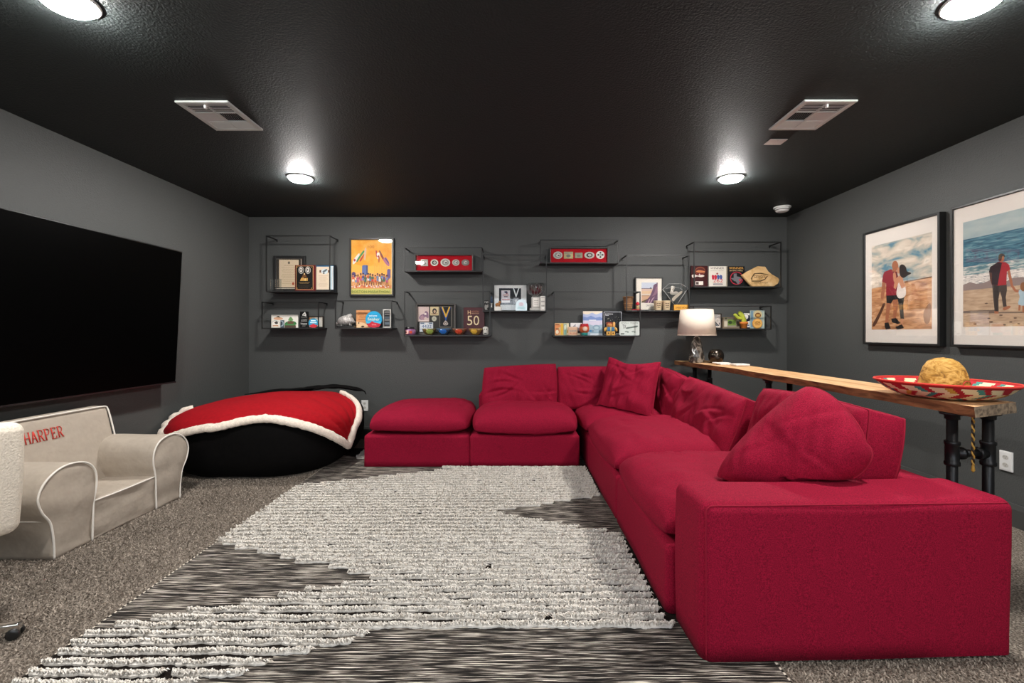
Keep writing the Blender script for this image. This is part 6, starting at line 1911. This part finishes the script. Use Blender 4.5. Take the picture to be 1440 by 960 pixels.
A.poly([(610, 178), (648, 178), (648, 215), (690, 222), (712, 232), (716, 262), (690, 285), (672, 318), (655, 310), (640, 280), (618, 275), (600, 262), (570, 236), (610, 234)], '#6a6a6e'); A.star(690, 262, 24, '#c02a40')
A.done('lettering', t)
a, b, zt = spot(Z8, 715, 80, 1200, 4.87)
t = thing('engraved_stone', 'irregular flat tan stone with engraved lettering at the right of the winner shelf', 'stone', ((a + b) / 2, 4.88, SJ_))
fm = zmap(*Z8, 4.86)
out = [(715, 200), (790, 150), (880, 105), (925, 82), (1020, 88), (1060, 150), (1110, 190), (1190, 235), (1205, 260), (1185, 310), (1130, 345), (850, 345), (805, 300)]
P = [(fm(*p)[0], max(fm(*p)[2], SJ_)) for p in out]
n = len(P); cx = sum(p[0] for p in P) / n; cz = sum(p[1] for p in P) / n
V = []; F = []
for s, y in ((0.97, 4.895), (1.0, 4.888), (1.0, 4.872), (0.965, 4.862)):
    for k, p in enumerate(P):
        V.append((cx + (p[0] - cx) * s, y, max(cz + (p[1] - cz) * s, SJ_)))
for j in range(3):
    for i in range(n):
        k = (i + 1) % n
        F.append((j * n + i, (j + 1) * n + i, (j + 1) * n + k, j * n + k))
F += [tuple(range(n)), tuple(reversed(range(3 * n, 4 * n)))]
b = build('slab', (V, F), ramp_mat('tan limestone', [(0.3, '#b08a56'), (0.5, '#cda672'), (0.72, '#dabb8c')], (1, 1, 1), 14, 6, 0.8, 0.5, (0.4, 0.006)), t, smooth=False)
A = Art(zmap(*Z8, 4.8615), FRONT, 0.0003)
A.poly([(838, 262), (830, 240), (870, 175), (960, 168), (1055, 190), (1062, 200), (950, 182), (885, 186), (850, 232), (850, 262)], '#5a4426'); A.poly([(835, 268), (950, 268), (1010, 245), (1040, 205), (1050, 212), (1015, 258), (955, 282), (840, 282)], '#5a4426'); A.text('canyons', 870, 200, 1020, 255, '#6b5030'); A.text('100K FINISH', 870, 288, 1048, 305, '#5a4426')
A.done('engraving', b)

# --- shelf K (partly behind the lamp)
t, A = framed('mini_picture', 'small dark framed sketch just right of the lamp shade', 'frame', Z8, 330, 690, 458, 4.935, 0.02, SK_, 0.010, ink('#2a221d'), ink('#d3c3b4', 0.8))
A.poly([(350, 720), (395, 700), (440, 715), (440, 760), (400, 750), (350, 780)], '#9a9088', True); A.poly([(345, 770), (380, 800), (430, 850), (345, 855)], '#2f2b28'); A.ell(428, 822, 8, 14, '#2f2b28'); A.rect(360, 735, 430, 742, '#6a625a')
A.done('print', t)
t, A = slab('photo_box', 'low green and brown photo box left of the toy cactus', 'box', Z8, 470, 740, 690, 4.92, 0.04, SK_, '#7a6a56')
A.rect(485, 752, 676, 868, '#8f8676'); A.rect(535, 768, 640, 845, '#6f8a3f'); A.ell(565, 806, 26, 22, '#2f3f22'); A.ell(608, 806, 22, 20, '#4f6a2c'); A.rect(500, 745, 520, 765, '#3f4a2a'); A.rect(645, 790, 676, 860, '#4a3f34'); A.rect(488, 790, 528, 860, '#c9bda8')
A.done('print', t)
c = zmap(*Z8, 4.86)(742, 800); c = np.array([c[0], 4.86, SK_])
t = thing('toy_cactus', 'yellow green toy cactus leaning in a small orange pot', 'toy', c)
build('pot', lathe([(0.026, 0.0), (0.030, 0.002), (0.034, 0.045), (0.041, 0.047), (0.042, 0.066), (0.036, 0.070), (0.001, 0.070)], c, 28), ink('#d07a35', 0.5), t)
M_cac = mat('lime plush', '#a8b03a', 0.8, mott=(30, 0.15))
fm = zmap(*Z8, 4.86)
sp = lambda x, y: np.array([fm(x, y)[0], 4.86, fm(x, y)[2]])
def rounded(path, r):
    P = catmull(path, 24); s = np.linspace(0, 1, 24)
    rr = r * np.minimum(1, np.sqrt(np.clip(1 - ((s - 0.82) / 0.18).clip(0) ** 2, 0.02, 1)))
    return tube(P, rr, 16)
build('stem', rounded([sp(745, 800), sp(735, 760), sp(715, 720), sp(690, 690), sp(668, 676)], 0.024), M_cac, t)
build('branch', rounded([sp(715, 750), sp(680, 752), sp(655, 738), sp(635, 715), sp(610, 700)], 0.017), M_cac, t)
t, A = slab('navy_box', 'navy and white boxed card behind the toy cactus', 'box', Z8, 738, 688, 822, 4.925, 0.03, SK_, '#1c2238')
A.rect(740, 690, 815, 702, '#e6e2dc'); A.ell(768, 735, 30, 30, '#e6e2dc'); A.rect(790, 700, 815, 715, '#d9d4cc'); A.poly([(765, 800), (815, 785), (818, 868), (770, 868)], '#dcd8d2'); A.rect(785, 835, 810, 850, '#4a5a86')
A.done('print', t)
t, A = slab('biscuit_card', 'pale blue card with two round orange emblems reading SDK at far right', 'card', Z8, 825, 652, 1008, 4.915, 0.012, SK_, '#9fb0ac')
A.rect(830, 660, 860, 872, '#6f8fa0'); A.rect(985, 665, 1004, 860, '#b9c2b4'); A.ell(920, 705, 56, 54, '#cdbd90'); A.ell(922, 715, 38, 34, '#7a4a24'); A.ell(912, 712, 14, 13, '#cda45a'); A.ell(935, 712, 12, 13, '#cda45a'); A.rect(900, 728, 944, 734, '#cda45a')
A.done('print', t)
R_ = 0.0
fm = zmap(*Z8, 4.9)
cc = fm(918, 815); R_ = 64 / 9.143 * 4.9 / FPX
cc[2] = SK_ + R_
t2 = thing('round_medal', 'round orange medal lettered SDK leaning on the pale blue card', 'medal', (cc[0], 4.9, SK_))
b = build('disc', lathe([(R_ * 0.96, 0), (R_, 0.003), (R_, 0.007), (R_ * 0.96, 0.010)], (cc[0], 4.911, cc[2]), 36, axis=(0, -1, 0)), ink('#d99a4a', 0.4), t2, smooth=False)
A = Art(lambda x, y: (cc[0] + x, 4.9005, cc[2] + y), FRONT, 0.0003)
A.ell(0, 0, R_ * 0.84, R_ * 0.84, '#e8b566'); A.poly([(-0.035, 0.0), (0, 0.03), (0.035, 0.0)], '#dba452', True)
V, F = text_geo('SDK', -R_ * 0.62, -R_ * 0.05, R_ * 0.62, R_ * 0.42); A.raw(V, F, '#7a3f1c')
A.rect(-R_ * 0.5, -R_ * 0.36, R_ * 0.5, -R_ * 0.22, '#b06a32')
A.done('print', b)
